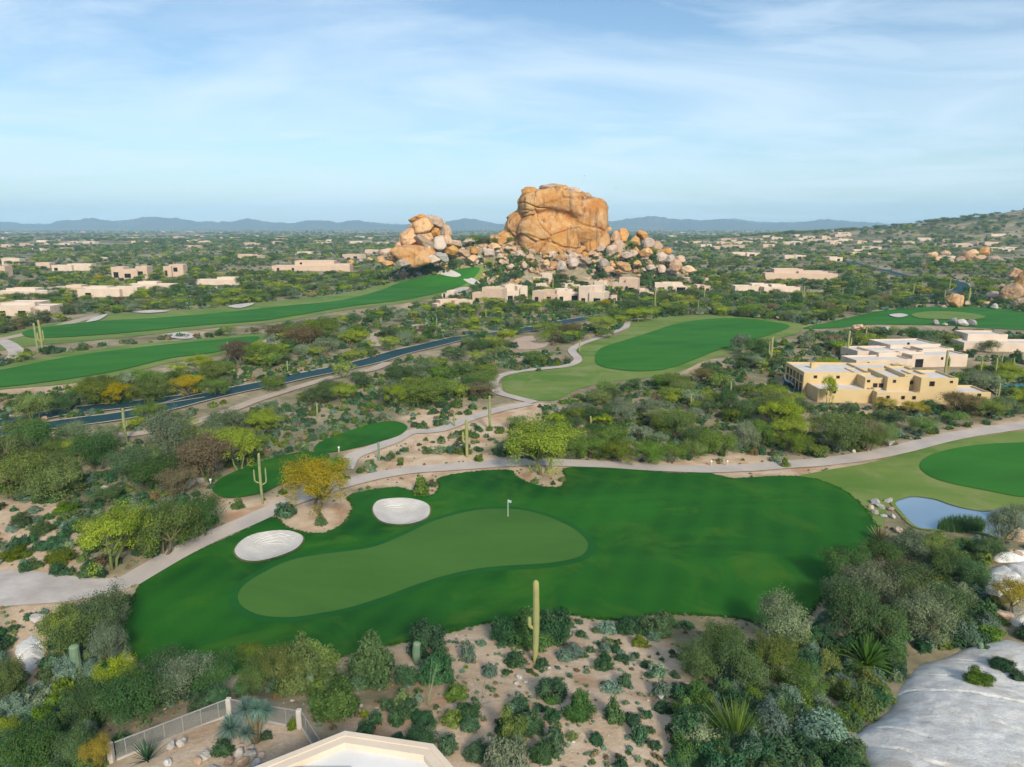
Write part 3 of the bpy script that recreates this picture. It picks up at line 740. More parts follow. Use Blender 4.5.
for (a, b, c_, d_, D_, k_) in ((430, 250, 10, 9, 424, 'rock_pink'), (414, 229, 8, 6, 431, 'rock_orange'), (447, 241, 8, 7, 428, 'rock_orange'), (428, 235, 9, 7, 425, 'rock_orange'), (442, 226, 6, 7, 433, 'rock_pink'), (435, 258, 9, 7, 416, 'rock_pink'), (406, 262, 9, 6, 412, 'rock_pink'), (452, 250, 8, 6, 424, 'rock_orange'),
        (529, 195, 11, 6, 436, 'rock_orange'), (545, 190.5, 12, 5, 438, 'rock_pink'), (560, 190, 11, 5, 441, 'rock_orange'), (573, 193, 10, 6, 438, 'rock_pink'), (583, 199, 8, 5, 434, 'rock_orange'), (553, 187.5, 8, 2.5, 442, 'rock_orange'),
        (640, 235, 7, 7, 448, 'rock_orange'),  (652, 247, 9, 7, 440, 'rock_orange'), (663, 251, 8, 6, 444, 'rock_orange'), (676, 259, 8, 5, 430, 'rock_pink'), 
        (608, 250, 8, 9, 430, 'rock_pink'), (645, 243, 8, 6, 436, 'rock_pink'), (636, 262, 7, 5, 414, 'rock_orange'), (612, 238, 7, 8, 440, 'rock_orange'), (667, 259, 7, 6, 420, 'rock_pink'), (490, 252, 7, 6, 428, 'rock_pink'), (465, 252, 8, 6, 428, 'rock_orange'), (530, 256, 8, 6, 420, 'rock_pink'), (572, 262, 7, 5, 414, 'rock_pink')):
    pboulder(a, b, c_, d_, D_, k_)
# scattered boulders on the mound
cnt = 0
while cnt < 135:
    px = random.uniform(392, 692); lo = np.interp(px, [392, 450, 500, 600, 640, 692], [256, 236, 236, 250, 238, 262]); py = random.uniform(lo, np.interp(px, [392, 692], [270, 278]))
    if 425 < px < 470 and py > 262: continue
    x, y = at(px, py)
    if y > 480: continue
    r = random.choice((1.6, 2.0, 2.4, 3.0, 3.8)) * random.uniform(.8, 1.2)
    boulder(x, y, r * random.uniform(.9, 1.3), r * random.uniform(.8, 1.2), r * random.uniform(.65, .95), random.choice(('rock_orange', 'rock_pink', 'rock_pink', 'rock_orange')), sink=.2)
    cnt += 1
# other rock groups: px, py(base), radius px, kind
for (px, py, rpx, k_) in ((1008, 302, 13, 'rock_orange'), (1022, 292, 15, 'rock_orange'), (1015, 280, 10, 'rock_orange'), (995, 300, 8, 'rock_pink'), (1020, 307, 8, 'rock_pink'), (1003, 292, 7, 'rock_pink'), (985, 306, 4, 'rock_pink'), (993, 309, 4, 'rock_grey'),
        (953, 307, 10, 'rock_orange'), (966, 306, 5, 'rock_pink'), (943, 308, 3, 'rock_pink'), (856, 331, 7, 'rock_orange'), (864, 330, 4, 'rock_pink'), (850, 334, 3, 'rock_grey'), (886, 330, 4, 'rock_grey'),
        (953, 324, 6, 'rock_grey'), (963, 326, 6, 'rock_grey'), (972, 326, 5, 'rock_grey'), (936, 325, 4, 'rock_grey'), (945, 326, 3, 'rock_grey'), (968, 262, 8, 'rock_orange'), (978, 263, 7, 'rock_orange'), (990, 264, 7, 'rock_pink'), (960, 263, 6, 'rock_pink'),
        (948, 265, 5, 'rock_orange'), (985, 256, 6, 'rock_orange'), (972, 256, 6, 'rock_orange'), (930, 259, 6, 'rock_orange'), (937, 261, 4, 'rock_orange'), (946, 256, 5, 'rock_orange'),
        (786, 318, 5, 'rock_orange'), (778, 319, 3, 'rock_pink'), (403, 276, 4, 'rock_pink'), (412, 279, 3, 'rock_pink'), (420, 276, 4, 'rock_grey'), (370, 262, 5, 'rock_orange'), (362, 263, 4, 'rock_pink'), (352, 264, 4, 'rock_orange'),
        (738, 315, 4, 'rock_pink'), (748, 317, 5, 'rock_pink'), (756, 318, 4, 'rock_pink')):
    x, y = at(px, py); d = math.hypot(x, y); s = d / F * rpx
    boulder(x, y, s, s * .9, s * .75, k_, sink=.2, group='boulders scattered over the desert')
# pond-side and foreground stones
for (px, py, rpx, k_) in ((874, 504, 6, 'rock_grey'), (881, 508, 5, 'rock_grey'), (888, 502, 5, 'rock_grey'), (876, 514, 5, 'rock_grey'), (891, 510, 4, 'rock_pink'), (884, 517, 4, 'rock_grey'), (893, 518, 4, 'rock_grey'), (871, 509, 4, 'rock_pink'), (899, 532, 6, 'rock_pink'),
        (1012, 537, 12, 'rock_pink'), (1010, 556, 9, 'rock_pink'), (942, 590, 9, 'rock_grey'), (888, 445, 6, 'rock_grey'), (853, 452, 3, 'rock_grey'), (910, 439, 2.5, 'rock_grey'), (55, 452, 11, 'rock_grey'), (70, 456, 10, 'rock_grey'), (45, 420, 4, 'rock_pink'), (12, 418, 4, 'rock_pink'),
        (37, 621, 9, 'rock_grey'), (188, 487, 9, 'rock_grey'), (200, 482, 6, 'rock_grey'), (107, 490, 5, 'rock_grey'), (716, 738, 7, 'rock_grey'), (724, 757, 6, 'rock_grey'), (712, 760, 5, 'rock_grey'), (661, 698, 6, 'rock_grey'), (605, 710, 4, 'rock_grey'), (520, 678, 4, 'rock_grey'), (526, 683, 3, 'rock_grey'), (517, 684, 3, 'rock_grey'),
        (52, 719, 7, 'rock_grey'), (172, 748, 6, 'rock_grey'), (182, 745, 6, 'rock_grey'), (168, 765, 5, 'rock_grey'), (198, 762, 6, 'rock_pink'), (206, 758, 6, 'rock_grey'), (228, 763, 6, 'rock_pink'), (238, 755, 6, 'rock_grey'), (243, 764, 7, 'rock_pink'), (250, 757, 7, 'rock_grey'), (256, 766, 6, 'rock_grey'), (240, 748, 5, 'rock_pink'), (262, 756, 5, 'rock_pink'), (251, 748, 4, 'rock_grey'),
        (213, 770, 6, 'rock_grey'), (795, 621, 4, 'rock_grey'), (1005, 605, 10, 'rock_grey'), (1000, 617, 9, 'rock_pink'), (340, 760, 2, 'rock_grey')):
    x, y = at(px, py); d = math.hypot(x, y - 0); s = math.hypot(d, 32) / F * rpx
    boulder(x, y, s, s * .85, s * .6, k_, sink=.25, group='stones lying on the desert soil')

# granite slabs at lower right: thick domed rock
SLABS = []
def slab(px_poly, rise, seed, label, soft=2.2):
    poly = W(px_poly, 5); poly = poly + .25 * np.stack([fbm2(poly[:, 0] / 1.5, poly[:, 1] / 1.5, 3, seed), fbm2(poly[:, 0] / 1.5, poly[:, 1] / 1.5, 3, seed + 9)], 1)
    def zf(x, y):
        e = edge_dist(poly, x, y)
        r = 1 - np.exp(-e / soft); 
        z = hbase(x, y) - .5 + (rise + .5) * r + .6 * fbm2(x / 8., y / 8., 3, seed) * r + .10 * fbm2(x / .8, y / .8, 3, seed + 3) * r + .12 * fbm2(x / 1.3, y / 1.3, 4, seed + 2) * r
        rs_ = np.random.default_rng(seed + 1); K = 9; q = rs_.uniform([0, 0], [1, 1], (K, 2)) * (poly.max(0) - poly.min(0)) + poly.min(0); of_ = rs_.uniform(0, .3, K)
        wx, wy = x + 1.1 * fbm2(x / 3., y / 3., 3, 81), y + 1.1 * fbm2(x / 3., y / 3., 3, 82); b_ = np.full(x.shape, 1e9); s2 = b_.copy(); ix = np.zeros(x.shape, int)
        for i_ in range(K):
            dd_ = np.hypot((wx - q[i_, 0]) * .55 + (wy - q[i_, 1]) * .35, (wy - q[i_, 1]) * 1.1 - (wx - q[i_, 0]) * .45); nb = dd_ < b_; s2 = np.where(nb, b_, np.minimum(s2, dd_)); ix = np.where(nb, i_, ix); b_ = np.minimum(b_, dd_)
        gp = s2 - b_; z = z + (of_[ix] * sst(0, .25, gp) - .35 * np.exp(-(gp / .07) ** 2)) * r
        f_ = (x * .5 + y * .85) / 4.2 + .7 * fbm2(x / 7., y / 7., 3, seed + 4); f_ = np.abs(f_ - np.round(f_))
        return z - .22 * np.exp(-(f_ / .02) ** 2) * (fbm2(x / 5., y / 5., 2, seed + 6) > .12) * r
    SLABS.append((poly, zf))
    o = sheet('granite_slab', poly, M['slab'], 0, .17, kind='thing', zf=zf)
    # thickness: skirt down into the ground
    bm = bmesh.new(); bm.from_mesh(o.data); be = [e for e in bm.edges if e.is_boundary]
    r = bmesh.ops.extrude_edge_only(bm, edges=be)
    for v in r['geom']:
        if isinstance(v, bmesh.types.BMVert): v.co.z -= 1.5
    bm.to_mesh(o.data); bm.free()
    o['kind'] = 'thing'; prop(o, label, 'rock')
    return o
def slab_mat():
    m, nt, n, l = newmat('slab')
    p = geo(nt)
    f = ramp(nt, nz(nt, p, .35, 7, .65, .4), ((.36, 0), (.62, 1)))
    c = mixc(nt, f, (.60, .565, .52), (.80, .77, .72))
    c = mixc(nt, ramp(nt, nz(nt, p, .22, 5, .6, .8), ((.56, 0), (.68, .55))), c, (.42, .30, .21))
    mp = n.new('ShaderNodeMapping'); mp.inputs['Rotation'].default_value = (0, 0, rad(-32)); mp.inputs['Scale'].default_value = (.6, 1.7, 1); l.new(p, mp.inputs[0])
    c = mixc(nt, ramp(nt, nz(nt, mp.outputs[0], .45, 8, .75, .8), ((.56, 0), (.74, .45))), c, (.28, .25, .23))
    c = mixc(nt, ramp(nt, nz(nt, p, 1.1, 9, .8, .3), ((.50, 0), (.68, .5))), c, (.38, .35, .32))
    c = mixc(nt, ramp(nt, nz(nt, p, 6., 6, .8), ((.55, 0), (.8, .7))), c, (.22, .2, .19))
    princ(nt, c, .92, .1, bump(nt, mth(nt, 'ADD', nz(nt, p, 1.6, 8, .7), nz(nt, p, 7., 6, .75)), .7, .16))
    return m
M['slab'] = slab_mat()
slab([(858, 800), (856, 752), (850, 730), (876, 712), (890, 690), (900, 674), (914, 662), (932, 656), (952, 648), (975, 640), (1000, 636), (1030, 640), (1090, 650), (1140, 690), (1200, 760), (1150, 880), (940, 880), (870, 830)], 1.5, 5, 'broad pale granite slab filling the lower right corner')
slab([(976, 588), (985, 570), (1005, 563), (1040, 560), (1070, 572), (1060, 596), (1024, 602), (1000, 608), (984, 600)], .8, 8, 'flat white granite ledge above the broad slab', 1.0)
slab([(988, 556), (1005, 551), (1040, 553), (1040, 561), (1008, 564), (992, 562)], .6, 9, 'thin pale granite ledge just below the pond', .7)
slab([(1000, 600), (1012, 590), (1035, 586), (1070, 600), (1060, 628), (1020, 630), (1004, 618)], .7, 14, 'rounded white granite hump right of the pond thicket', .8)
slab([(7, 650), (18, 638), (35, 630), (48, 634), (52, 652), (44, 668), (20, 676)], .5, 12, 'smooth tan rock hump at left edge below the path', 1.0)
print('rocks', time.time() - T0)

# ------------------------------------------------------------------ plants: meshes
def leaf_tris(C, Nn, size, rs, elong=1.6):
    """C centres, Nn normals -> triangles"""
    n = len(C)
    t = rs.normal(size=(n, 3)); t -= Nn * np.sum(t * Nn, 1)[:, None]; t /= np.linalg.norm(t, axis=1)[:, None] + 1e-9
    b = np.cross(Nn, t)
    s = size * rs.uniform(.6, 1.3, n)[:, None]
    P = np.stack([C - t * s * elong * .5, C + t * s * .2 + b * s * .5, C + t * s * .4 * elong - b * s * .45], 1)
    return P.reshape(-1, 3), np.arange(n * 3).reshape(-1, 3)
def crown_mesh(name, tips, sig, nleaf, size, seed, mat, flat=.6, upb=.5, centre=None):
    rs = np.random.default_rng(seed); tips = np.asarray(tips, float)
    k = rs.integers(0, len(tips), nleaf)
    tv = rs.uniform(0, 1, len(tips))
    off = rs.normal(size=(nleaf, 3)); off /= np.linalg.norm(off, axis=1)[:, None]; rr_ = rs.uniform(.25, 1, nleaf) ** .6
    Cc = tips[k] + off * rr_[:, None] * np.array([sig, sig, sig * flat])
    c0 = tips.mean(0) if centre is None else np.asarray(centre)
    out = Cc - c0; out /= np.linalg.norm(out, axis=1)[:, None] + 1e-6
    N = out * .5 + off * .6 + np.array([0, 0, upb]) + rs.normal(size=(nleaf, 3)) * .45; N /= np.linalg.norm(N, axis=1)[:, None]
    P, Fc = leaf_tris(Cc, N, size, rs)
    v = np.clip(.55 * tv[k] + .45 * rs.uniform(0, 1, nleaf), 0, 1)
    me = mesh_np(name, P, Fc, False, [('v', 'FACE', v)])
    me.materials.append(mat); return me
def tree_skeleton(seed, H=1., Rr=.6, stems=2, low=.18, levels=3, up=.55, wild=.35):
    rs = random.Random(seed); segs = []; tips = []
    def grow(p, d, L, r, lev):
        q = p + d * L
        mid = (p + q) / 2 + Vector((rs.uniform(-1, 1), rs.uniform(-1, 1), rs.uniform(-.3, .6))) * L * .12
        segs.append(([p, mid, q], [r, r * .85, r * .65]))
        if lev == 0:
            tips.append(q); tips.append(p.lerp(q, .5)); return
        n = rs.choice((2, 3, 3)) if lev < levels else rs.choice((3, 4))
        a0 = rs.uniform(0, 6.28)
        for i in range(n):
            a = a0 + 6.28 * i / n + rs.uniform(-.5, .5)
            sp = Vector((math.cos(a), math.sin(a), rs.uniform(-.05, up)))
            nd = (d * .75 + sp * .8 + Vector((0, 0, wild * rs.uniform(-.3, 1)))).normalized()
            grow(q, nd, L * rs.uniform(.62, .9), r * .6, lev - 1)
    for s_ in range(stems):
        a = 6.28 * s_ / stems + rs.uniform(-.5, .5)
        grow(Vector((.03 * math.cos(a), .03 * math.sin(a), -.04)), Vector((math.cos(a) * .35, math.sin(a) * .35, 1)).normalized(), low * 1.6, .035, levels)
    Tt = np.array([t[:] for t in tips])
    cx = (Tt[:, :2].max(0) + Tt[:, :2].min(0)) / 2
    sx = .5 / (np.ptp(Tt[:, 0]) / 2 * .85 + .0001) * Rr * 2 * .85; sy = .5 / (np.ptp(Tt[:, 1]) / 2 * .85) * Rr * 2 * .85; sz = .9 * H / Tt[:, 2].max()
    def tf(p): return Vector(((p[0]) * sx * .95 - cx[0] * sx * min(1, p[2] / .3), (p[1]) * sy * .95 - cx[1] * sy * min(1, p[2] / .3), p[2] * sz))
    segs = [([tf(p) for p in ps], rr) for ps, rr in segs]; tips = [tf(t) for t in tips]
    return segs, [t[:] for t in tips]
def trunk_mesh(segs, mat, n=6, thin=1., minr=0.004):
    mb = MB()
    for ps, rr_ in segs:
        if rr_[0] < minr: continue
        mb.tube(ps, [r * thin for r in rr_], n, cap=False)
    return mb.build('trunk', mat, data_only=True, smooth=True)

# LOD: (leaf count, leaf size relative to a crown of unit height)
TREE = {}   # kind -> lod -> list of (trunk mesh, crown mesh)
tspec = {  # kind: leaf mat, bark, R, stems, sig, flat, airy
 'palo': ('leaf_palo', 'bark_green', .62, 2, .13, .75), 'mesq': ('leaf_mesq', 'bark', .62, 2, .16, .8), 'iron': ('leaf_iron', 'bark', .58, 2, .17, .85),
 'grey': ('leaf_grey', 'bark', .6, 3, .15, .8), 'yell': ('leaf_yell', 'bark', .6, 2, .14, .8), 'brown': ('leaf_brown', 'bark', .62, 3, .15, .8)}
LOD = {0: (13000, .0215), 1: (3000, .043), 2: (480, .108)}
for ki, (kd, (lm, bk, Rr, st, sg, fl)) in enumerate(tspec.items()):
    TREE[kd] = {}
    for lod in (0, 1, 2):
        L = []
        for v in range(3):
            segs, tips = tree_skeleton(50 + ki * 10 + v, 1., Rr, st, levels=3)
            low = [t for t in tips]
            nl, ls = LOD[lod]
            # droop some clumps toward the ground so that crowns reach low like desert trees do
            rs = np.random.default_rng(v + ki); Tt = np.array(tips)
            ext = Tt[rs.integers(0, len(Tt), len(Tt) // 2)] * np.array([1.02, 1.02, 1]) - np.array([0, 0, 1]) * rs.uniform(.1, .4, (len(Tt) // 2, 1)); ext[:, 2] = np.maximum(ext[:, 2], .12)
            if kd in ('palo', 'yell'): ext = ext[:len(ext) // 2]
            Tt = np.vstack([Tt, ext])
            cm = crown_mesh('crown', Tt, sg, nl, ls * (.9 if kd in ('palo', 'yell') else 1.), 7 + v + ki * 5, M[lm], fl, .5, (0, 0, .45))
            L.append((trunk_mesh(segs, M[bk], 5 if lod else 6, .9, .012 if lod else .006), cm))
        TREE[kd][lod] = L

BUSH = {}
bspec = {'jojo': ('leaf_jojo', .5, .22), 'britt': ('leaf_britt', .55, .2), 'creo': ('leaf_creo', .5, .3), 'dry': ('leaf_dry', .5, .34), 'iron': ('leaf_iron', .5, .24), 'grey': ('leaf_grey', .5, .28), 'mesq': ('leaf_mesq', .5, .28)}
def bush_mesh(name, seed, mat, n, size, H=.75, rough=.25, clumps=60):
    rs = np.random.default_rng(seed)
    d = rs.normal(size=(clumps, 3)); d[:, 2] = np.abs(d[:, 2]) * .9; d /= np.linalg.norm(d, axis=1)[:, None]
    r = .36 * (1 + rough * 1.8 * fbm3(d[:, 0] * 1.6 + seed, d[:, 1] * 1.6, d[:, 2] * 1.6, 2, seed)) * rs.uniform(.55, 1.05, clumps)
    tips = d * r[:, None] * np.array([1, 1, H * 1.5]); tips[:, 2] += .05
    return crown_mesh(name, tips, .13, n, size, seed + 1, mat, .8, .45, (0, 0, .05))
LODB = {0: (7000, .033), 1: (1500, .066), 2: (190, .18)}
for ki, (kd, (lm, Hh, rg)) in enumerate(bspec.items()):
    BUSH[kd] = {lod: [bush_mesh('shrub', 300 + ki * 20 + v, M[lm], LODB[lod][0], LODB[lod][1], .75, rg) for v in range(3)] for lod in (0, 1, 2)}
print('plant meshes', time.time() - T0)

# ------------------------------------------------------------------ plants: placement list (kind, x, y, width m, height m)
PL_T, PL_B = [], []
def pt(kind, px, py, w, h, lst, fixed=True, var=None):
    """plant with its foot at a pixel, width and height in pixels there"""
    x, y = at(px, py); z = H1(x, y)
    for poly_, zf_ in SLABS:   # rooted on top of a slab: step back along the view until the rock is under the foot
        if inside(poly_, np.array([x]), np.array([y]))[0]:
            for _ in range(6):
                z = float(zf_(np.array([x]), np.array([y]))[0]); k_ = (CAM_H - z) / CAM_H; x0_, y0_ = x, y
                a_, b_ = (px - 512) / F, (383.5 - py) / F; t_ = (z - CAM_H) / (-SP + b_ * CP); x, y = a_ * t_, (CP + b_ * SP) * t_
    u, v, d = project(x, y, z)
    ang = math.atan2(CAM_H - z, math.hypot(x, y))
    lst.append(dict(kind=kind, x=x, y=y, z=z, w=w * d / F, h=max(.42 * w, (h - (.08 if lst is PL_T else .42) * w * math.sin(ang)) / max(.55, math.cos(ang))) * d / F, px=float(u), py=float(v), pw=w, ph=h, fixed=fixed, var=var, d=d))
T = lambda k, px, py, w, h, var=None: pt(k, px, py, w, h, PL_T, var=var)
B = lambda k, px, py, w, h, var=None: pt(k, px, py, w, h, PL_B, var=var)
# hero trees and large shrubs
T('palo', 543, 474, 88, 60, 0); T('yell', 318, 512, 80, 60, 1); T('palo', 116, 568, 80, 76, 2); T('mesq', 165, 555, 66, 60, 1); T('iron', 205, 535, 50, 46, 0)
T('grey', 172, 462, 46, 62, 1); T('brown', 205, 478, 62, 50); T('palo', 240, 470, 50, 50, 0); T('iron', 98, 470, 50, 44); T('mesq', 20, 500, 60, 52); T('mesq', 62, 498, 62, 46); T('iron', 130, 480, 50, 38); T('mesq', 5, 475, 50, 46)
T('grey', 75, 446, 36, 30); T('iron', 152, 490, 50, 36); T('brown', 180, 496, 40, 34); T('iron', 40, 455, 50, 40)
T('mesq', 35, 422, 36, 34); T('yell', 30, 418, 24, 22); T('mesq', 100, 405, 44, 30); T('yell', 118, 405, 34, 26); T('mesq', 150, 404, 40, 30); T('iron', 70, 412, 34, 24); T('grey', 130, 396, 26, 28); T('yell', 188, 398, 36, 26); T('mesq', 215, 396, 30, 22); T('brown', 240, 362, 34, 26); T('mesq', 265, 365, 40, 24); T('brown', 300, 345, 44, 22); T('mesq', 325, 340, 34, 22); T('palo', 200, 372, 30, 22); T('mesq', 218, 384, 36, 26)
T('mesq', 775, 420, 44, 28); T('palo', 792, 447, 50, 36); T('palo', 778, 430, 46, 40, 2); T('mesq', 838, 452, 54, 46); T('palo', 835, 446, 40, 40); T('brown', 862, 448, 34, 34); T('mesq', 880, 445, 34, 28); T('mesq', 717, 455, 40, 28); T('grey', 745, 450, 30, 34); T('mesq', 697, 458, 30, 22); T('mesq', 793, 452, 36, 26); T('mesq', 760, 446, 34, 30)
T('palo', 828, 405, 16, 34, 0); T('yell', 885, 412, 26, 16); T('yell', 913, 414, 28, 16); T('brown', 960, 415, 44, 26); T('mesq', 985, 417, 40, 22); T('iron', 930, 412, 20, 14); T('grey', 1006, 414, 30, 20)
T('mesq', 620, 462, 40, 26); T('mesq', 650, 462, 40, 26); T('mesq', 670, 463, 34, 24); T('mesq', 590, 458, 34, 26); T('iron', 604, 446, 26, 18)
T('palo', 345, 378, 26, 20); T('mesq', 418, 405, 60, 30); T('palo', 400, 408, 34, 28); T('mesq', 440, 400, 34, 24)
for i_ in range(30): T(random.choice(('iron', 'mesq', 'palo', 'iron')), 438 + i_ * 9 + random.uniform(-3, 3), random.uniform(304, 311), random.uniform(9, 16), random.uniform(7, 10))
for a_ in ((618, 240, 12, 11), (628, 243, 11, 9), (505, 284, 12, 9), (556, 285, 10, 8), (603, 279, 12, 9), (642, 286, 12, 9), (528, 288, 10, 8), (610, 300, 10, 8), (645, 300, 12, 8), (572, 290, 9, 7)): T('iron', *a_)
T('palo', 495, 308, 26, 12); T('palo', 640, 322, 40, 16); T('palo', 600, 334, 36, 22); T('brown', 570, 338, 30, 18); T('mesq', 553, 336, 24, 16); T('mesq', 620, 320, 30, 14); T('grey', 740, 352, 24, 22); T('iron', 755, 358, 30, 24)
# foreground large shrubs / trees
T('palo', 118, 706, 62, 50, 1); T('iron', 140, 722, 74, 56, 0); T('iron', 98, 722, 56, 44, 2); T('grey', 180, 700, 70, 46, 2); T('iron', 165, 690, 70, 40); T('mesq', 75, 650, 60, 50, 1); T('iron', 105, 640, 56, 56, 0); T('palo', 62, 655, 44, 54, 2); T('grey', 110, 668, 40, 50); T('iron', 40, 772, 66, 50, 0); T('mesq', 12, 700, 40, 46, 1); T('iron', 85, 765, 50, 40, 1); T('palo', 8, 745, 34, 36, 2); T('yell', 100, 770, 34, 36, 0)
T('iron', 215, 690, 60, 36); T('mesq', 285, 690, 52, 46, 2); T('iron', 258, 696, 40, 40, 0); T('mesq', 250, 662, 30, 20); T('iron', 12, 770, 60, 44)
B('iron', 335, 712, 58, 50, 0); B('iron', 372, 680, 60, 56, 1); B('jojo', 430, 652, 50, 44, 2); B('jojo', 437, 680, 44, 42, 0); B('jojo', 408, 682, 30, 26); B('mesq', 455, 697, 28, 22); B('jojo', 367, 732, 24, 16); B('mesq', 300, 690, 50, 60, 1); B('mesq', 318, 665, 46, 40, 2)
B('iron', 530, 640, 60, 40, 1); B('jojo', 550, 640, 52, 46, 2); B('jojo', 507, 640, 40, 34, 1)
B('jojo', 516, 664, 26, 20); B('jojo', 543, 665, 14, 12); B('britt', 573, 654, 30, 17); B('jojo', 552, 697, 38, 32); B('iron', 579, 716, 36, 32); B('jojo', 604, 668, 22, 15); B('britt', 606, 650, 22, 14); B('jojo', 622, 660, 18, 10); B('britt', 612, 690, 26, 15); B('jojo', 625, 685, 20, 16); B('iron', 614, 720, 24, 26); B('jojo', 632, 722, 22, 15); B('britt', 658, 675, 22, 18); B('jojo', 645, 667, 12, 10); B('britt', 662, 695, 26, 22); B('jojo', 664, 710, 22, 16); B('iron', 655, 633, 40, 34, 0); B('jojo', 628, 632, 30, 26); B('britt', 608, 632, 24, 18); B('mesq', 640, 645, 20, 16); B('jojo', 690, 695, 20, 14)
B('jojo', 596, 742, 18, 16); B('creo', 512, 745, 40, 50, 0); B('grey', 505, 775, 50, 56, 1); B('jojo', 530, 730, 36, 30, 1); B('jojo', 555, 750, 24, 34); B('jojo', 553, 720, 22, 20); B('jojo', 640, 740, 20, 22); B('jojo', 655, 747, 16, 12); B('jojo', 622, 770, 20, 18); B('mesq', 572, 738, 16, 10)
B('jojo', 388, 708, 18, 16); B('jojo', 408, 707, 22, 16); B('jojo', 396, 722, 20, 20); B('jojo', 425, 722, 30, 16); B('jojo', 376, 722, 18, 14); B('jojo', 420, 740, 40, 18, 0); B('jojo', 447, 750, 26, 24); B('iron', 468, 716, 30, 24); B('britt', 490, 675, 20, 18); B('jojo', 398, 737, 14, 9); B('jojo', 478, 756, 30, 24); B('mesq', 430, 770, 24, 18); B('britt', 468, 660, 18, 26); B('britt', 482, 645, 12, 10)
# lower right thicket
T('iron', 722, 660, 50, 42, 0); T('iron', 740, 690, 54, 52, 1); T('iron', 700, 680, 50, 40); T('grey', 780, 645, 60, 54, 2); T('mesq', 772, 678, 50, 42, 2); T('mesq', 803, 698, 44, 34, 1); T('iron', 850, 640, 60, 66, 0); T('grey', 868, 600, 60, 44); T('iron', 905, 600, 54, 44, 2); T('iron', 880, 575, 50, 40); T('grey', 920, 640, 60, 56, 1); T('iron', 945, 630, 50, 50, 2); T('iron', 950, 580, 44, 34); T('iron', 970, 590, 40, 36); T('grey', 910, 560, 44, 34)
T('iron', 840, 585, 50, 44); T('grey', 845, 615, 54, 44, 2); T('mesq', 930, 560, 40, 30); T('yell', 1010, 615, 44, 44, 2); T('grey', 1012, 522, 30, 34); T('grey', 1000, 545, 34, 44); T('iron', 985, 560, 40, 26); T('iron', 880, 650, 50, 50, 1); T('brown', 895, 585, 40, 34)
B('mesq', 862, 715, 40, 40, 1); B('creo', 845, 700, 34, 28, 0); B('mesq', 880, 700, 30, 26); B('britt', 820, 745, 70, 52, 0); B('britt', 770, 735, 56, 50, 1); B('jojo', 790, 765, 70, 44, 2); B('jojo', 840, 780, 60, 52, 0); B('britt', 750, 765, 44, 40); B('jojo', 700, 730, 40, 34); B('jojo', 715, 765, 44, 34); B('iron', 685, 760, 40, 34); B('jojo', 735, 715, 34, 34); B('britt', 690, 720, 30, 22); B('iron', 725, 700, 30, 26); B('britt', 790, 705, 34, 30); B('creo', 978, 682, 34, 22); B('jojo', 1003, 668, 30, 16); B('jojo', 1018, 680, 20, 14); B('jojo', 986, 648, 10, 5)
B('mesq', 293, 728, 14, 13); B('jojo', 222, 752, 26, 18, 0); B('jojo', 266, 738, 16, 12); B('mesq', 421, 494, 22, 22, 1); B('iron', 238, 508, 15, 13); B('jojo', 286, 516, 24, 22); B('iron', 321, 524, 16, 13); B('mesq', 785, 467, 12, 12)
# left slope bushes
for a in ((30, 498, 34, 20), (12, 490, 26, 14), (50, 500, 36, 18), (66, 512, 30, 16), (22, 525, 28, 16), (42, 532, 30, 16), (52, 548, 34, 16), (40, 548, 20, 12), (20, 545, 24, 14), (34, 512, 18, 10), (70, 520, 26, 16), (16, 557, 30, 14), (62, 560, 34, 14)): B(random.choice(('britt', 'jojo', 'iron', 'creo')), *a)

# ---- random scatter everywhere else
EX = [WP[k] for k in ('main', 'rough_r', 'tee_a', 'tee_b', 'rough_up', 'rough_low', 'rough_c', 'rough_far', 'pond', 'plaza', 'patio')] + [offset_poly(RIB[k][0], .4) if False else RIB[k][0] for k in RIB]
SPARSE = [WP[k] for k in ('sand_a', 'sand_b', 'sand_c', 'near_sand', 'left_sand', 'slope_sand', 'lefthill_sand')]
HOUSE_FP = []   # (x, y, radius) footprints, filled below
def blocked(x, y, grow=0):
    b = np.zeros(x.shape, bool)
    for p in EX: b |= inside(p, x, y)
    for p, _ in SLABS: b |= inside(p, x, y)
    for (hx, hy, hr) in HOUSE_FP: b |= (x - hx) ** 2 + (y - hy) ** 2 < hr * hr
    return b
def sparse(x, y):
    b = np.zeros(x.shape, bool)
    for p in SPARSE: b |= inside(p, x, y)
    return b

# ------------------------------------------------------------------ buildings
M['stucco_y'] = mat_noise('stucco_y', (.58, .43, .23), (.52, .38, .19), .3, bumpst=.2, space='pos')
M['stucco_p'] = mat_noise('stucco_p', (.56, .41, .30), (.50, .36, .26), .3, bumpst=.2, space='pos')
M['stucco_c'] = mat_noise('stucco_c', (.62, .50, .39), (.54, .42, .32), .3, bumpst=.2, space='pos')
M['roof_w'] = mat_noise('roof_w', (.68, .62, .57), (.58, .53, .49), .4, bumpst=.15, fine=(.8, .35, (.42, .37, .33)))
M['roof_t'] = mat_noise('roof_t', (.52, .45, .39), (.44, .38, .33), .4, bumpst=.15)
M['glass'] = None
m, nt, n, l = newmat('glass'); princ(nt, (.015, .017, .02), .12, .6); M['glass'] = m
M['wood'] = mat_noise('wood', (.12, .07, .04), (.18, .11, .06), 3, bumpst=.2, space='obj')
BEV = [.12]
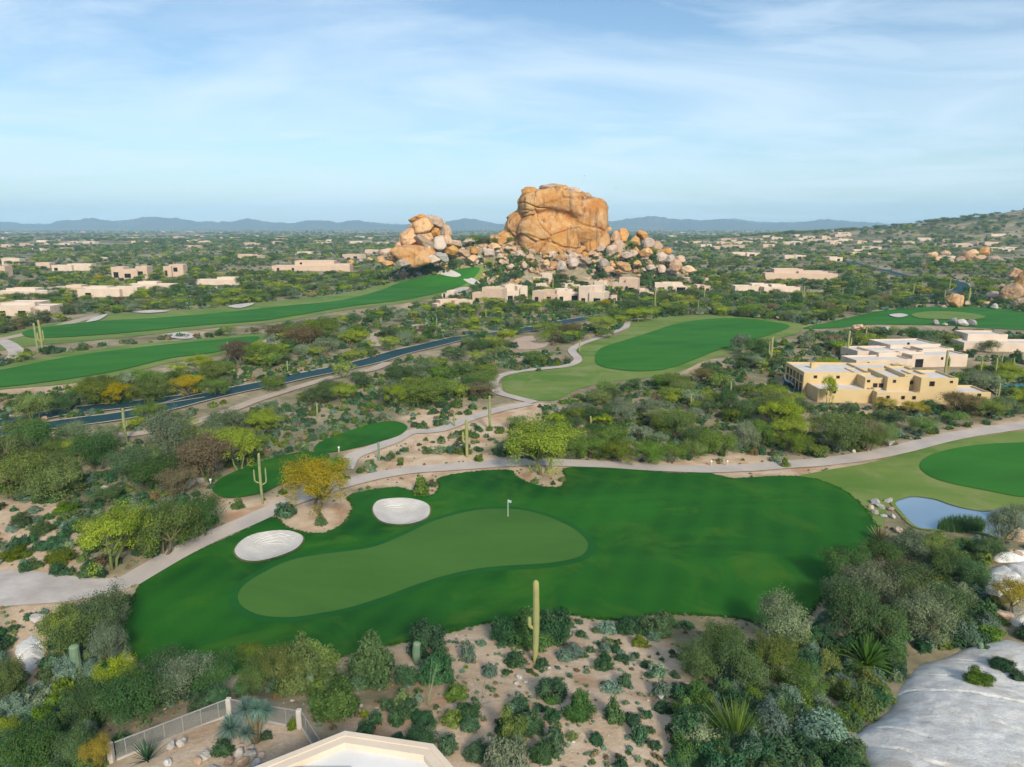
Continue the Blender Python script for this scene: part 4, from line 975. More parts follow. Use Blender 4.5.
def adobe(x, y, rz, boxes, wall, roof, label, name='adobe_house', group='adobe houses', z=None, wins=None, cat='house', register=True, chim=None):
    """boxes: (x0, x1, y0, y1, height) in metres, local, front is -y; one storey block each"""
    zz = (min(H1(x + dx, y + dy) for dx in (-8, 0, 8) for dy in (-4, 4)) if z is None else z)
    root = empty(name, (x, y, zz - .1), rz)
    wb = MB(); rb = MB()
    for i, (x0, x1, y0, y1, h) in enumerate(boxes):
        t = .35; e = .003 * i
        wb.box(x0, y0, -1.5 + e, x1, y1, h - .45 + e, BEV[0])
        for (a0, b0, a1, b1) in ((x0, y0, x1, y0 + t), (x0, y1 - t, x1, y1), (x0, y0 + t, x0 + t, y1 - t), (x1 - t, y0 + t, x1, y1 - t)):
            wb.box(a0 + e, b0 + e, h - .6, a1 - e, b1 - e, h + random.uniform(0, .05), .08)
        rb.box(x0 + t * .8, y0 + t * .8, h - .5, x1 - t * .8, y1 - t * .8, h - .38 + e)
    wb.build('wall', wall, root); rb.build('roof', roof, root)
    if wins:
        for (bx, face, u, w, z0, hh, kd) in wins:
            x0, x1, y0, y1, h = boxes[bx]
            if face == 'f': X0, X1, Y0, Y1 = x0 + u, x0 + u + w, y0 - .03, y0 + .25
            elif face == 'l': X0, X1, Y0, Y1 = x0 - .03, x0 + .25, y0 + u, y0 + u + w
            else: X0, X1, Y0, Y1 = x1 - .25, x1 + .03, y0 + u, y0 + u + w
            wo_ = MB().box(X0, Y0, z0, X1, Y1, z0 + hh).build('door' if kd == 'd' else 'window', M['wood'] if kd == 'd' else M['glass'], root)
            if name == 'clubhouse' and face == 'f':
                fb = MB(); q_ = .07
                fb.box(X0 - q_, Y0 - .05, z0 - q_, X1 + q_, Y0 + .1, z0); fb.box(X0 - q_, Y0 - .05, z0 + hh, X1 + q_, Y0 + .1, z0 + hh + q_)
                fb.box(X0 - q_, Y0 - .048, z0, X0, Y0 + .1, z0 + hh); fb.box(X1, Y0 - .048, z0, X1 + q_, Y0 + .1, z0 + hh)
                fb.build('frame', M['wood'], wo_)
    if chim:
        for (cx, cy, ch) in chim: MB().box(cx - .5, cy - .5, 2, cx + .5, cy + .5, ch, .15).build('chimney', wall, root)
    prop(root, label, cat, group)
    w = max(abs(b[0]) for b in boxes + [(b[1],) for b in boxes]); 
    cx = (min(b[0] for b in boxes) + max(b[1] for b in boxes)) / 2; cy = (min(b[2] for b in boxes) + max(b[3] for b in boxes)) / 2
    c_, s_ = math.cos(rz), math.sin(rz)
    for b in boxes:
        bx, by = (b[0] + b[1]) / 2, (b[2] + b[3]) / 2; rr_ = math.hypot(b[1] - b[0], b[3] - b[2]) / 2
        HOUSE_FP.append((x + bx * c_ - by * s_, y + bx * s_ + by * c_, rr_ * .72))
    if label is None:
        u, v, d = project(x, y, zz + 2); REG.append((root, random_look(wall), 'adobe house', float(u), float(v), 20))
    return root
def random_look(wall): return {'stucco_y': 'golden', 'stucco_p': 'pinkish tan', 'stucco_c': 'pale cream'}[wall.name]

# clubhouse (front faces the camera, long axis across the view)
cx, cy = at(890, 405); D = math.hypot(cx, cy); s = project(cx, cy, 0)[2] / F
def X(px): return (px - 890) * s
DCL = project(cx, cy, 0)[2]
def fix_boxes(bs, pc, D_): return [(a + (a * F / D_ + pc - 512) * c / F, b + (b * F / D_ + pc - 512) * c / F, c, d, e) for a, b, c, d, e in bs]
club_boxes = [
 (X(801), X(866), 8.0, 20.0, 5.2),     # 0 rear left wing, upper
 (X(818), X(876), 1.5, 8.2, 3.0),      # 1 lower front left
 (X(862), X(890), 4.0, 15, 5.0),       # 2
 (X(884), X(906), 2.5, 12, 5.5),       # 3
 (X(900), X(922), 3.5, 13, 5.9),       # 4
 (X(917), X(953), 0.5, 9, 5.8),        # 5 big right block
 (X(876), X(920), -.5, 4.2, 2.9),      # 6 long lower wall
 (X(950), X(986), .2, 7, 3.0),         # 7 low right
 (X(812), X(905), 14, 24, 4.4),        # 8 behind
]
cw = [(1, 'f', 3, .6, 2.2, .5, 'w'), (2, 'f', 1.8, .8, 2.6, 1.2, 'w'), (2, 'f', 3.0, .8, 2.6, 1.2, 'w'), (2, 'f', 4.2, .8, 2.6, 1.2, 'w'), (3, 'f', 1.2, .5, 4.4, .5, 'w'), (4, 'f', 1.2, .6, 3.9, .6, 'w'), (4, 'f', 2.6, .6, 3.9, .6, 'w'), (5, 'f', 1.8, .9, 4.2, .9, 'w'), (5, 'f', 5.8, .5, 4.9, .35, 'w'),
      (6, 'f', 2, .6, 1.6, .6, 'w'), (6, 'f', 5, .6, 1.6, .6, 'w'), (6, 'f', 7.2, .6, 1.6, .6, 'w'), (7, 'f', 1.4, .6, 2.2, .5, 'w'), (7, 'f', 4.8, .6, 2.2, .5, 'w'), (6, 'f', .3, .9, -.2, 2.1, 'd'),
      (0, 'f', 2.2, .6, 4.0, .5, 'w'), (0, 'f', 7, .6, 4.0, .5, 'w'), (2, 'f', .5, .5, 4.1, .4, 'w')] + [(0, 'l', .6 + 2.2 * i, 1.5, .4, 2.2, 'w') for i in range(5)] + [(0, 'l', .6 + 2.2 * i, 1.5, 2.9, 1.5, 'w') for i in range(5)]
club_boxes = fix_boxes(club_boxes, 890, DCL)
adobe(cx, cy, rad(-3), club_boxes, M['stucco_y'], M['roof_w'], 'large golden adobe clubhouse of stepped blocks with flat white roofs', 'clubhouse', 'large adobe buildings', wins=cw, cat='building', chim=[(X(838), 15, 6.1), (X(845), 17, 5.8)])
def big(px0, px1, py, blocks, label, wall='stucco_c', rz=0, name='adobe_house', group='large adobe buildings', wins=None, chim=None, cat='building'):
    """blocks in fractions of the width: (f0, f1, y0, y1, h)"""
    bx, by = at((px0 + px1) / 2, py); w = (px1 - px0) * project(bx, by, 0)[2] / F
    D_ = project(bx, by, 0)[2]
    return adobe(bx, by, rz, fix_boxes([((a - .5) * w, (b - .5) * w, c, d, e) for a, b, c, d, e in blocks], (px0 + px1) / 2, D_), M[wall], M['roof_w'], label, name, group, wins=wins, chim=chim, cat=cat)
big(852, 972, 369, [(0, .5, 0, 7, 2.7), (.22, .62, 6, 16, 3.4), (.5, 1, 2, 9, 3.3), (.35, .8, 14, 24, 4.0), (.05, .4, 10, 18, 3.2), (.62, .9, 9, 18, 3.6)], 'long pale adobe building directly behind the golden clubhouse', rz=rad(6), wins=[(0, 'f', 3, .6, 1.6, .6, 'w'), (2, 'f', 1, 2.2, .1, 2.2, 'w'), (2, 'f', 8, .7, 2, .7, 'w'), (3, 'f', 5, .6, 4, .6, 'w')])
big(966, 1075, 352, [(.0, .35, 6, 14, 4.4), (0, .95, 0, 8, 2.7)], 'white flat roofed building beyond the pool at right edge', rz=rad(-5), wins=[(0, 'f', 2, .6, 1.6, .6, 'w'), (0, 'f', 5, .6, 1.6, .6, 'w')])
big(766, 836, 279, [(.1, .5, 8, 20, 6.5), (0, 1, 0, 9, 4.0), (.45, .85, 4, 16, 5.2)], 'long pink adobe building on the plain right of the outcrop', 'stucco_p', rz=rad(-6))
big(735, 768, 291, [(0, .7, 0, 8, 3.2), (.5, 1, 5, 12, 4)], 'low cream house left of the dirt flat near the pink building', 'stucco_c')
big(764, 800, 292, [(0, 1, 0, 7, 3), (.2, .6, 5, 12, 4)], 'low cream house directly in front of the pink building', 'stucco_c')
big(272, 350, 271, [(0, 1, 0, 12, 4.5), (.3, .8, 10, 22, 8), (.5, 1., 6, 16, 5.5)], 'wide pink adobe lodge left of the boulder pile', 'stucco_p', wins=[(0, 'f', 4, 2, .5, 2.2, 'w'), (0, 'f', 16, 2, .5, 2.2, 'w'), (1, 'f', 4, 2, 5, 1.6, 'w')])
big(0, 50, 316, [(-.2, 1, 0, 10, 4.2), (.1, .8, 8, 18, 5), (.62, .72, 0, 2, 6)], 'long white roofed house at left edge above the upper fairway', 'stucco_c', rz=rad(4), wins=[(0, 'f', 4, 3, .2, 2.2, 'w'), (0, 'f', 12, 3, .2, 2.2, 'w')])
big(-10, 48, 299, [(0, 1, 0, 9, 4), (.3, .8, 7, 14, 5)], 'low pale house behind the long white roofed house', 'stucco_c')
big(78, 138, 297, [(0, .7, 0, 8, 4.2), (.5, 1, 3, 12, 5), (.1, .5, 7, 14, 5)], 'low cream house with stepped flat roof over the upper fairway', 'stucco_c', wins=[(0, 'f', 4, 3, .2, 2.2, 'w')])
big(124, 172, 291, [(0, 1, 0, 8, 4), (.3, .7, 6, 12, 5)], 'thin cream house just behind the stepped cream house', 'stucco_c')
big(48, 86, 294, [(0, 1, 0, 8, 3.8), (.5, .9, 6, 12, 4.6)], 'small tan roofed house among trees left of the stepped house', 'stucco_p')
big(112, 148, 279, [(0, .35, 0, 8, 8.5), (.3, .72, -1, 9, 7), (.68, 1, 0, 8, 9)], 'two storey pink house with dark windows at upper left', 'stucco_p', wins=[(0, 'f', 1.5, 3.5, 1, 4, 'w'), (1, 'f', 1.5, 4.5, 1, 3, 'w'), (2, 'f', 1.5, 3.5, 1, 4.5, 'w')])
big(164, 184, 277, [(0, .4, 0, 6, 8), (.3, 1, 2, 9, 9)], 'narrow two storey pink house beside the green tree at upper left', 'stucco_p', wins=[(0, 'f', .8, 2, 1, 4, 'w'), (1, 'f', 3, 3, 4, 3, 'w')])
big(195, 240, 285, [(0, 1, 0, 8, 3.5), (.5, .9, 6, 13, 4.5)], 'low white roofed house above the dense trees by the fairway', 'stucco_c')
big(52, 92, 271, [(0, .5, 0, 8, 5), (.4, 1, 3, 10, 6)], 'pale stepped house at far left among dark trees', 'stucco_c', wins=[(0, 'f', 2, 3, .5, 2.4, 'w')])
big(2, 20, 265, [(0, 1, 0, 9, 6)], 'small square white house near the left edge', 'stucco_c')
big(-4, 6, 277, [(0, 1, 0, 8, 8)], 'tall tan house cut by the left edge', 'stucco_p')
big(36, 50, 268, [(0, 1, 0, 8, 5)], 'tiny pink roofed house left of the pale stepped house', 'stucco_p')
# casitas under the rock: px0, px1, base y, height px
random.seed(5)
casitas = [(436, 475, 309, 9, 'low rambling casita at the lower left end of the row'), (471, 502, 303, 16, 'cream casita with dark side porch below the green'), (503, 530, 300, 15, 'tall cream casita with a lower wing right of the porch casita'), (531, 553, 302, 12, 'plain rounded cream casita in the front row'),
 (556, 582, 301, 12, 'casita with dark doorway left of the domed casita'), (578, 605, 303, 18, 'largest domed casita in the front row'), (560, 594, 281, 9, 'long stepped casita in the middle row below the monolith'), (533, 552, 281, 12, 'white casita standing alone behind the plain rounded one'),
 (560, 573, 269, 9, 'upper left casita tucked under the monolith with dark doorway'), (580, 593, 269, 9, 'upper right casita tucked under the monolith with dark doorway'), (612, 637, 292, 15, 'tan casita with deep porches right of the domed casita'), (594, 608, 288, 9, 'small casita between the domed casita and the tan one'),
 (655, 690, 291, 9, 'low casita below the two orange end boulders'), (672, 698, 284, 10, 'stepped casita just behind the low one under the end boulders'), (655, 680, 279, 6, 'flat casita at the foot of the orange end boulders'), (694, 712, 283, 8, 'casita at the far right end of the row'),
 (457, 471, 261, 9, 'dark doored casita built against the left boulders'), (474, 491, 260, 9, 'square porched casita built against the left boulders')]
casitas += [(x_ - w_ / 2, x_ + w_ / 2, y_, h_, None) for x_, y_, w_, h_ in ((448, 298, 13, 7), (516, 289, 14, 7), (527, 283, 12, 7), (543, 291, 14, 8), (572, 291, 15, 8), (589, 293, 13, 7), (603, 299, 13, 8), (621, 283, 14, 7), (634, 280, 11, 6), (646, 297, 14, 8), (664, 276, 12, 6), (704, 291, 13, 6), (552, 274, 11, 6), (541, 269, 11, 6), (498, 293, 12, 7), (612, 301, 12, 7), (605, 272, 11, 6), (488, 268, 12, 7))]
for (a, b, py, hp, lab) in casitas:
    x, y = at((a + b) / 2, py); s = project(x, y, 0)[2] / F; w = (b - a) * s; h = hp * s
    h *= .92; f = random.uniform(.35, .6); fl = random.random() < .5
    bx = [(-w / 2, w * (f - .5) + 1, 0, 7, h if fl else h * .7), (w * (f - .5), w / 2, random.uniform(-1.5, 1.5), 8, h * .7 if fl else h), (-w * .3, w * .3, 5, 11, h * 1.02)]
    wn = [(0, 'f', w * f * .25, w * f * .35, .1, 2.3, 'w'), (1, 'f', w * (1 - f) * .3, w * (1 - f) * .45, .1, min(2.6, h * .5), 'w'), (1, 'r', 2, 2, .3, 2, 'w')]
    adobe(x, y, rad(random.uniform(-30, 30)), bx, M['stucco_c' if random.random() < .7 else 'stucco_p'], M['roof_w'], lab, 'casita', 'casitas under the boulder outcrop', wins=wn, chim=[(random.uniform(-w * .3, w * .3), 6, h * 1.12)] if random.random() < .4 else None)
# far houses on the plain
far = []
rh = random.Random(9)
while len(far) < 46:
    px = rh.uniform(-20, 1050); py = rh.uniform(236, 262)
    if 385 < px < 700 or (px > 860 and py < 240): continue
    if py > 250 and rh.random() < .5: continue
    if any(abs(px - q[0]) < 14 and abs(py - q[1]) < 3 for q in far): continue
    far.append((px, py))
far += [(862, 252), (835, 243), (953, 241), (1000, 236), (962, 246), (1003, 250), (720, 249), (745, 244)]
while len(far) < 128:
    px = rh.uniform(-20, 1040); py = 231.5 + 14 * rh.random() ** 1.3
    if 385 < px < 640 or (px > 850 and py < 243) or any(abs(px - q[0]) < 9 and abs(py - q[1]) < 1.5 for q in far): continue
    far.append((px, py))
for (px, py) in far:
    x, y = at(px, py)
    w = rh.uniform(16, 34); h = rh.uniform(3.4, 5.4)
    bx = [(-w / 2, rh.uniform(0, w * .2), 0, 12, h), (0, w / 2, rh.uniform(-4, 3), 12, h * rh.uniform(.7, 1.2))]
    adobe(x, y, rad(rh.uniform(-25, 25)), bx, M[rh.choice(('stucco_c', 'stucco_p'))], M['roof_w'] if rh.random() < .5 else M['roof_t'], None, 'adobe_house', 'adobe houses far out on the plain', wins=[(1, 'f', w * .1, w * .2, .3, 2.4, 'w')])
# roof at the bottom of the frame: house right under the camera
def atz(px, py, z):
    a = (px - 512) / F; b = (383.5 - py) / F; dz = -SP + b * CP; t = (z - CAM_H) / dz
    return Vector((a * t, (CP + b * SP) * t, z))
ZR = 9.0
outer = [atz(345, 733, ZR), atz(432, 746, ZR), atz(470, 790, ZR), atz(500, 900, ZR), atz(330, 1000, ZR), atz(120, 830, ZR), atz(245, 773, ZR)]
ctr = sum(outer, Vector()) / len(outer)
root = empty('near_house', (ctr.x, ctr.y, H1(ctr.x, ctr.y)))
def inset(P, d):
    q = offset_poly(np.array([(p.x, p.y) for p in P]), -d); return [Vector((a, b, 0)) for a, b in q]
def prism(mb, P, Q, z0, z1):
    """ring between outlines P (outer) and Q (inner)"""
    o = root.location; n = len(P); bm = mb.bm
    vs = [[bm.verts.new((p.x - o.x, p.y - o.y, z - o.z)) for p in L] for L, z in ((P, z0), (P, z1), (Q, z1), (Q, z0))]
    for i in range(n):
        j = (i + 1) % n
        for k in range(3): bm.faces.new((vs[k][i], vs[k][j], vs[k + 1][j], vs[k + 1][i]))
M['cream'] = mat_noise('cream', (.70, .58, .45), (.64, .52, .40), .5, bumpst=.15, fine=(2, .25, (.5, .4, .3)))
M['white_roof'] = mat_noise('white_roof', (.74, .72, .69), (.66, .64, .62), .5, bumpst=.15, fine=(1.5, .25, (.52, .5, .47)))
i1, i2 = inset(outer, .75), inset(outer, 1.0)
mb = MB(); prism(mb, outer, i1, -1, ZR); w_ = mb.build('wall', M['cream'], root)
mb = MB(); prism(mb, inset(outer, -.12), inset(outer, .25), ZR - .22, ZR + .05); mb.build('coping', M['cream'], root)
mb = MB(); o = root.location
f_ = mb.bm.faces.new([mb.bm.verts.new((p.x - o.x, p.y - o.y, ZR - .35 - o.z)) for p in i1]); r_ = bmesh.ops.extrude_face_region(mb.bm, geom=[f_]); bmesh.ops.translate(mb.bm, verts=[v for v in r_['geom'] if isinstance(v, bmesh.types.BMVert)], vec=(0, 0, -.3)); bmesh.ops.recalc_face_normals(mb.bm, faces=mb.bm.faces)
mb.build('roof', M['white_roof'], root)
q = atz(318, 775, ZR); MB().box(q.x - 1.6, q.y - 2, ZR - .6, q.x + 1.6, q.y + .6, ZR - .05, .05).build('skylight', M['cream'], root, loc=(-o.x, -o.y, -o.z))
prop(root, 'cream parapet and white flat roof of the nearest house, bottom edge', 'house', 'large adobe buildings')
print('buildings', time.time() - T0)

# ------------------------------------------------------------------ fence round the patio
M['metal'] = mat_noise('metal', (.25, .24, .22), (.3, .29, .27), 4, bumpst=0, rough=.5, spec=.5)
m, nt, n, l = newmat('mesh_panel')   # woven wire mesh: real see-through cells
tc = coord(nt, 'Object'); 
gw = n.new('ShaderNodeBsdfTransparent'); db = n.new('ShaderNodeBsdfPrincipled'); db.inputs['Base Color'].default_value = (.22, .23, .22, 1); db.inputs['Roughness'].default_value = .3
mx = n.new('ShaderNodeMixShader'); mx.inputs[0].default_value = .32; l.new(gw.outputs[0], mx.inputs[1]); l.new(db.outputs[0], mx.inputs[2]); o_ = n.new('ShaderNodeOutputMaterial'); l.new(mx.outputs[0], o_.inputs[0])
M['panel'] = m
M['post_w'] = mat_noise('post_w', (.5, .46, .4), (.42, .38, .33), 2, bumpst=.3)
def wall_run(p0, p1, z_off, h, nm, label, posts):
    a = Vector((*at(*p0), 0)); b = Vector((*at(*p1), 0)); a.z = H1(a.x, a.y); b.z = H1(b.x, b.y)
    root = empty(nm, a); d = b - a
    def beam(name, z, w, hh, mat):
        mb = MB(); n = 10
        t = Vector((d.x, d.y, 0)).normalized(); sd = Vector((-t.y, t.x, 0)) * w / 2; rings = []
        for i in range(n + 1):
            c = d * (i / n); rings.append([mb.bm.verts.new(c + sd + Vector((0, 0, z))), mb.bm.verts.new(c - sd + Vector((0, 0, z))), mb.bm.verts.new(c - sd + Vector((0, 0, z + hh))), mb.bm.verts.new(c + sd + Vector((0, 0, z + hh)))])
        for i in range(n):
            for k in range(4): mb.bm.faces.new((rings[i][k], rings[i][(k + 1) % 4], rings[i + 1][(k + 1) % 4], rings[i + 1][k]))
        mb.bm.faces.new(rings[0][::-1]); mb.bm.faces.new(rings[-1]); bmesh.ops.recalc_face_normals(mb.bm, faces=mb.bm.faces)
        return mb.build(name, mat, root)
    beam('kerb_wall', -.3, .22, .42, M['post_w']); beam('mesh_panel', .13, .012, h - .14, M['panel']); beam('top_rail', h, .06, .06, M['metal'])
    for i in range(posts):
        c = d * ((i + .5) / posts); MB().tube([c + Vector((0, 0, 0)), c + Vector((0, 0, h))], [.03, .03], 8).build('post', M['metal'], root)
    prop(root, label, 'fence', 'mesh fences round the patio')
    return a, b
FH = 1.25
a1, b1 = wall_run((117, 760), (228, 716), 0, FH, 'mesh_fence', 'long mesh fence with low concrete kerb left of the patio yucca', 6)
a2, b2 = wall_run((232, 716), (298, 728), 0, FH, 'mesh_fence', 'back mesh fence behind the blue green yucca tree', 3)
a3, b3 = wall_run((302, 728), (322, 760), 0, FH, 'mesh_fence', 'short mesh fence running down to the cream parapet', 2)
for p, lab in (((112, 762), 'stone pillar at the lower left end of the mesh fence'), ((230, 716), 'pale pillar at the upper corner of the mesh fence'), ((300, 728), 'pale pillar between back fence and short fence')):
    x, y = at(*p); z = H1(x, y); o = MB().box(-.17, -.17, -.4, .17, .17, FH + .12, .06).build('fence_pillar', M['post_w'], loc=(x, y, z)); prop(o, lab, 'pillar', 'fence pillars')
HOUSE_FP.append((ctr.x, ctr.y, 12))

# ------------------------------------------------------------------ saguaros
m, nt, n, l = newmat('saguaro'); oc = coord(nt, 'Object')
c = mixc(nt, ramp(nt, nz(nt, oc, 1.2, 4), ((.35, 0), (.65, 1))), (.13, .19, .075), (.26, .27, .11))
c = mixc(nt, mth(nt, 'MULTIPLY', nz(nt, oc, 14, 3), .35), c, (.42, .38, .2))
princ(nt, c, .8, .2); M['saguaro'] = m
M['sag_y'] = mat_noise('sag_y', (.34, .31, .12), (.22, .25, .1), 1, bumpst=.2, space='obj')
M['sag_b'] = mat_noise('sag_b', (.12, .2, .13), (.2, .27, .16), 1, bumpst=.2, space='obj')
def saguaro(px, py, hp, arms, label=None, mat='saguaro', fat=1., group='saguaros standing in the desert'):
    x, y = at(px, py); z = H1(x, y); u, v, d = project(x, y, z)
    el = math.atan2(CAM_H - z, math.hypot(x, y)); h = hp * d / F / math.cos(el) ; r = .24 * fat * min(1.4, max(.75, h / 6))
    root = empty('saguaro', (x, y, z), random.uniform(-.2, .2))
    n = 36 if d < 200 else 14; rb = 12 if d < 200 else 7
    bend = random.uniform(-.15, .15)
    pts, rs = [], []
    for t in [i / 14 for i in range(14)] + [.955, .975, .99, 1.]:
         pts.append((bend * math.sin(t * 3), 0, -.2 + (h + .2) * t)); rs.append(r * (.72 + .30 * math.sin(min(1, t * 1.25) * 2.2)) * (1 if t < .95 else math.sqrt(max(.03, 1 - ((t - .95) / .05) ** 2))))
    MB().tube(pts, rs, n, ribs=rb).build('trunk', M[mat], root, smooth=True)
    for (side, t0, out, up) in arms:
        b = Vector((bend * math.sin(t0 * 3), 0, h * t0)); ang = 0 if side > 0 else math.pi; ang += random.uniform(-.5, .5)
        dx, dy = math.cos(ang), math.sin(ang); o_ = max(out * h, r * 1.9); uu = up * h; ps = []; q = []
        for i in range(7):
            th = i / 6 * math.pi / 2; ps.append(b + Vector((dx * o_ * math.sin(th), dy * o_ * math.sin(th), o_ * .7 * (1 - math.cos(th)) - .0))); q.append(r * (.5 + .12 * i / 6))
        for i in range(1, 7): ps.append(ps[6] + Vector((0, 0, uu * i / 6))); q.append(r * .62 if i < 5 else (r * .5 if i == 5 else r * .16))
        MB().tube(ps, q, n // 2 * 1, ribs=max(5, rb // 2)).build('arm', M[mat], root, smooth=True)
    prop(root, label, 'cactus', group)
    if not label: REG.append((root, 'armed' if arms else 'single stemmed', 'saguaro', px, py - hp / 2, hp))
random.seed(21)
saguaro(535, 662, 74, [(-1, .42, .055, .09)], 'tall foreground saguaro with a low left arm on bare sand', fat=.95, mat='sag_y')
saguaro(263, 504, 50, [(-1, .42, .1, .2), (1, .38, .1, .26)], 'saguaro with an arm on each side beside the cart path', fat=.65)
saguaro(467, 457, 37, [(-1, .38, .1, .22)], 'thick saguaro with one left arm above the cart path', mat='sag_y', fat=1.1)
saguaro(490, 430, 34, [], 'slim armless saguaro behind the one armed saguaro')
saguaro(455, 427, 17, [], 'short saguaro left of the slim armless saguaro'); saguaro(318, 419, 16, [], 'short pale saguaro above the upper tee')
saguaro(127, 442, 34, [(-1, .3, .2, .12), (1, .45, .06, .1)], 'saguaro standing just below the blue road at left')
saguaro(379, 461, 19, [], 'small dark saguaro among bushes left of the thick one', mat='sag_b')
saguaro(78, 672, 26, [], 'stubby woolly topped cactus in the lower left thicket', mat='sag_b', fat=2.3); saguaro(418, 664, 20, [], 'stubby grey green cactus beside the dark round bush', mat='sag_b', fat=1.8)
saguaro(312, 690, 18, [], 'short stubby cactus poking from the large green shrub', mat='sag_b', fat=1.6); saguaro(684, 670, 14, [], 'little barrel like cactus at right of the sandy slope', mat='sag_b', fat=1.7)
saguaro(978, 655, 12, [], 'small prickly stem rising behind the yellowish clump on the slab', mat='sag_b', fat=1.3)
for (px, py, hp, na_) in ((38, 353, 30, 2), (43, 354, 34, 2), (229, 362, 20, 0), (310, 345, 15, 0), (655, 308, 21, 0), (614, 310, 11, 0), (621, 306, 8, 0), (704, 303, 13, 0), (553, 292, 14, 0), (698, 312, 12, 0), (770, 366, 28, 3), (847, 358, 27, 1), (865, 346, 20, 1), (869, 350, 12, 0), (944, 380, 30, 3), (980, 374, 16, 1), (994, 380, 22, 0), (1001, 370, 17, 0), (997, 405, 22, 2),
        (803, 304, 18, 2), (842, 298, 10, 0), (921, 293, 11, 0), (925, 292, 9, 0), (913, 297, 13, 0), (949, 291, 13, 0), (968, 306, 18, 1), (944, 303, 13, 0), (825, 370, 13, 0), (760, 300, 10, 0), (890, 300, 10, 0), (876, 304, 9, 1), (1016, 300, 12, 0), (580, 352, 12, 0), (520, 300, 12, 0), (486, 318, 10, 0), (437, 330, 12, 0), (350, 360, 12, 0), (288, 372, 11, 0), (590, 430, 14, 0), (690, 410, 16, 1), (730, 395, 14, 0), (560, 308, 9, 0), (812, 298, 8, 0), (772, 352, 16, 1), (936, 392, 12, 0), (1012, 372, 14, 1)):
    arms = [(random.choice((-1, 1)), random.uniform(.35, .5), .09, random.uniform(.15, .28)) for _ in range(na_)]
    saguaro(px, py, hp, arms, None, random.choice(('saguaro', 'sag_y')))
print('cacti', time.time() - T0)

# ------------------------------------------------------------------ special plants
def rosette(name, x, y, z, R_, nl, mat, label, cat, seed, up=.5, width=.06, trunk=None, droop=.35, heads=None, group=None, keep_parts=True):
    rs = random.Random(seed); root = empty(name, (x, y, z))
    def head(c, Rr):
        V_, F_, vv = [], [], []
        for i in range(nl):
            a = rs.uniform(0, 6.28); e = rs.uniform(-.35 if up < .6 else .35, 1.45); L = Rr * rs.uniform(.75, 1.1); w = width * Rr
            dx, dy = math.cos(a), math.sin(a); b0 = len(V_); shade = rs.random()
            for k in range(5):
                t = k / 4; rr_ = L * t * math.cos(e); zz = L * t * math.sin(e) - droop * L * t * t * math.cos(e)
                ww = w * (1 - t) ** .7 * (.6 + t) 
                for s_ in (-1, 1): V_.append((c[0] + dx * rr_ - dy * s_ * ww, c[1] + dy * rr_ + dx * s_ * ww, c[2] + zz))
            for k in range(4): F_.append((b0 + 2 * k, b0 + 2 * k + 1, b0 + 2 * k + 3, b0 + 2 * k + 2)); vv.append(shade)
        me = mesh_np('leaves', V_, F_, False, [('v', 'FACE', vv)]); me.materials.append(M[mat]); link('crown', me, None, root)
    if heads:
        for (c, Rr, stem) in heads:
            MB().tube([(0, 0, -.2), (c[0] * .4, c[1] * .4, c[2] * .5), c], [.22, .16, .12], 8).build('trunk', M['bark'], root, smooth=True); head(c, Rr)
    else: head((0, 0, .1), R_)
    prop(root, label, cat, group); return root
x, y = at(256, 742); z = H1(x, y)
rosette('yucca_tree', x, y, z, 1, 320, 'leaf_agave', 'blue green yucca tree with several spiky heads inside the patio', 'tree', 4, heads=[((-.4, 0, 2.3), 1.05, 1), ((.6, .3, 2.0), .85, 1), ((-.3, -.6, 1.1), .7, 1), ((.3, -.3, 2.6), .8, 1)], width=.022)
x, y = at(231, 735); rosette('yucca', x, y, H1(x, y) + .4, 1.1, 340, 'leaf_agave', 'round blue green yucca against the long mesh fence', 'plant', 5, width=.022)
x, y = at(865, 672); rosette('fan_palm', x, y, H1(x, y) + .4, 3.3, 110, 'leaf_palm', 'low spreading green palm among the shrubs beside the slab', 'palm', 6, width=.035, droop=.6)
x, y = at(148, 762); rosette('agave', x, y, H1(x, y), 1.5, 60, 'leaf_jojo', 'dark spiky plant inside the patio fence', 'plant', 8, up=.9, width=.03, droop=.05)
for i, (px, py, Rm, nl, lab, mt_) in enumerate(((736, 745, 3.0, 260, 'tall green ocotillo clump with dense upright wands', 'leaf_creo'), (428, 706, 3.4, 12, 'thin ocotillo with few wands near the stubby cactus', 'leaf_grey'), (480, 706, 3.0, 10, 'sparse ocotillo beside the sandy slope bushes', 'leaf_grey'), (545, 690, 1.0, 26, 'small spiky agave below the tall saguaro', 'leaf_britt'), (880, 540 + 3, 2.2, 60, 'tuft of grass at the pond corner beside stones', 'leaf_dry'))):
    x, y = at(px, py); rosette('ocotillo' if i < 3 else ('agave' if i == 3 else 'grass_clump'), x, y, H1(x, y), Rm, nl, mt_, lab, 'plant', 20 + i, up=.9, width=.006 if i < 3 else .04, droop=.03)
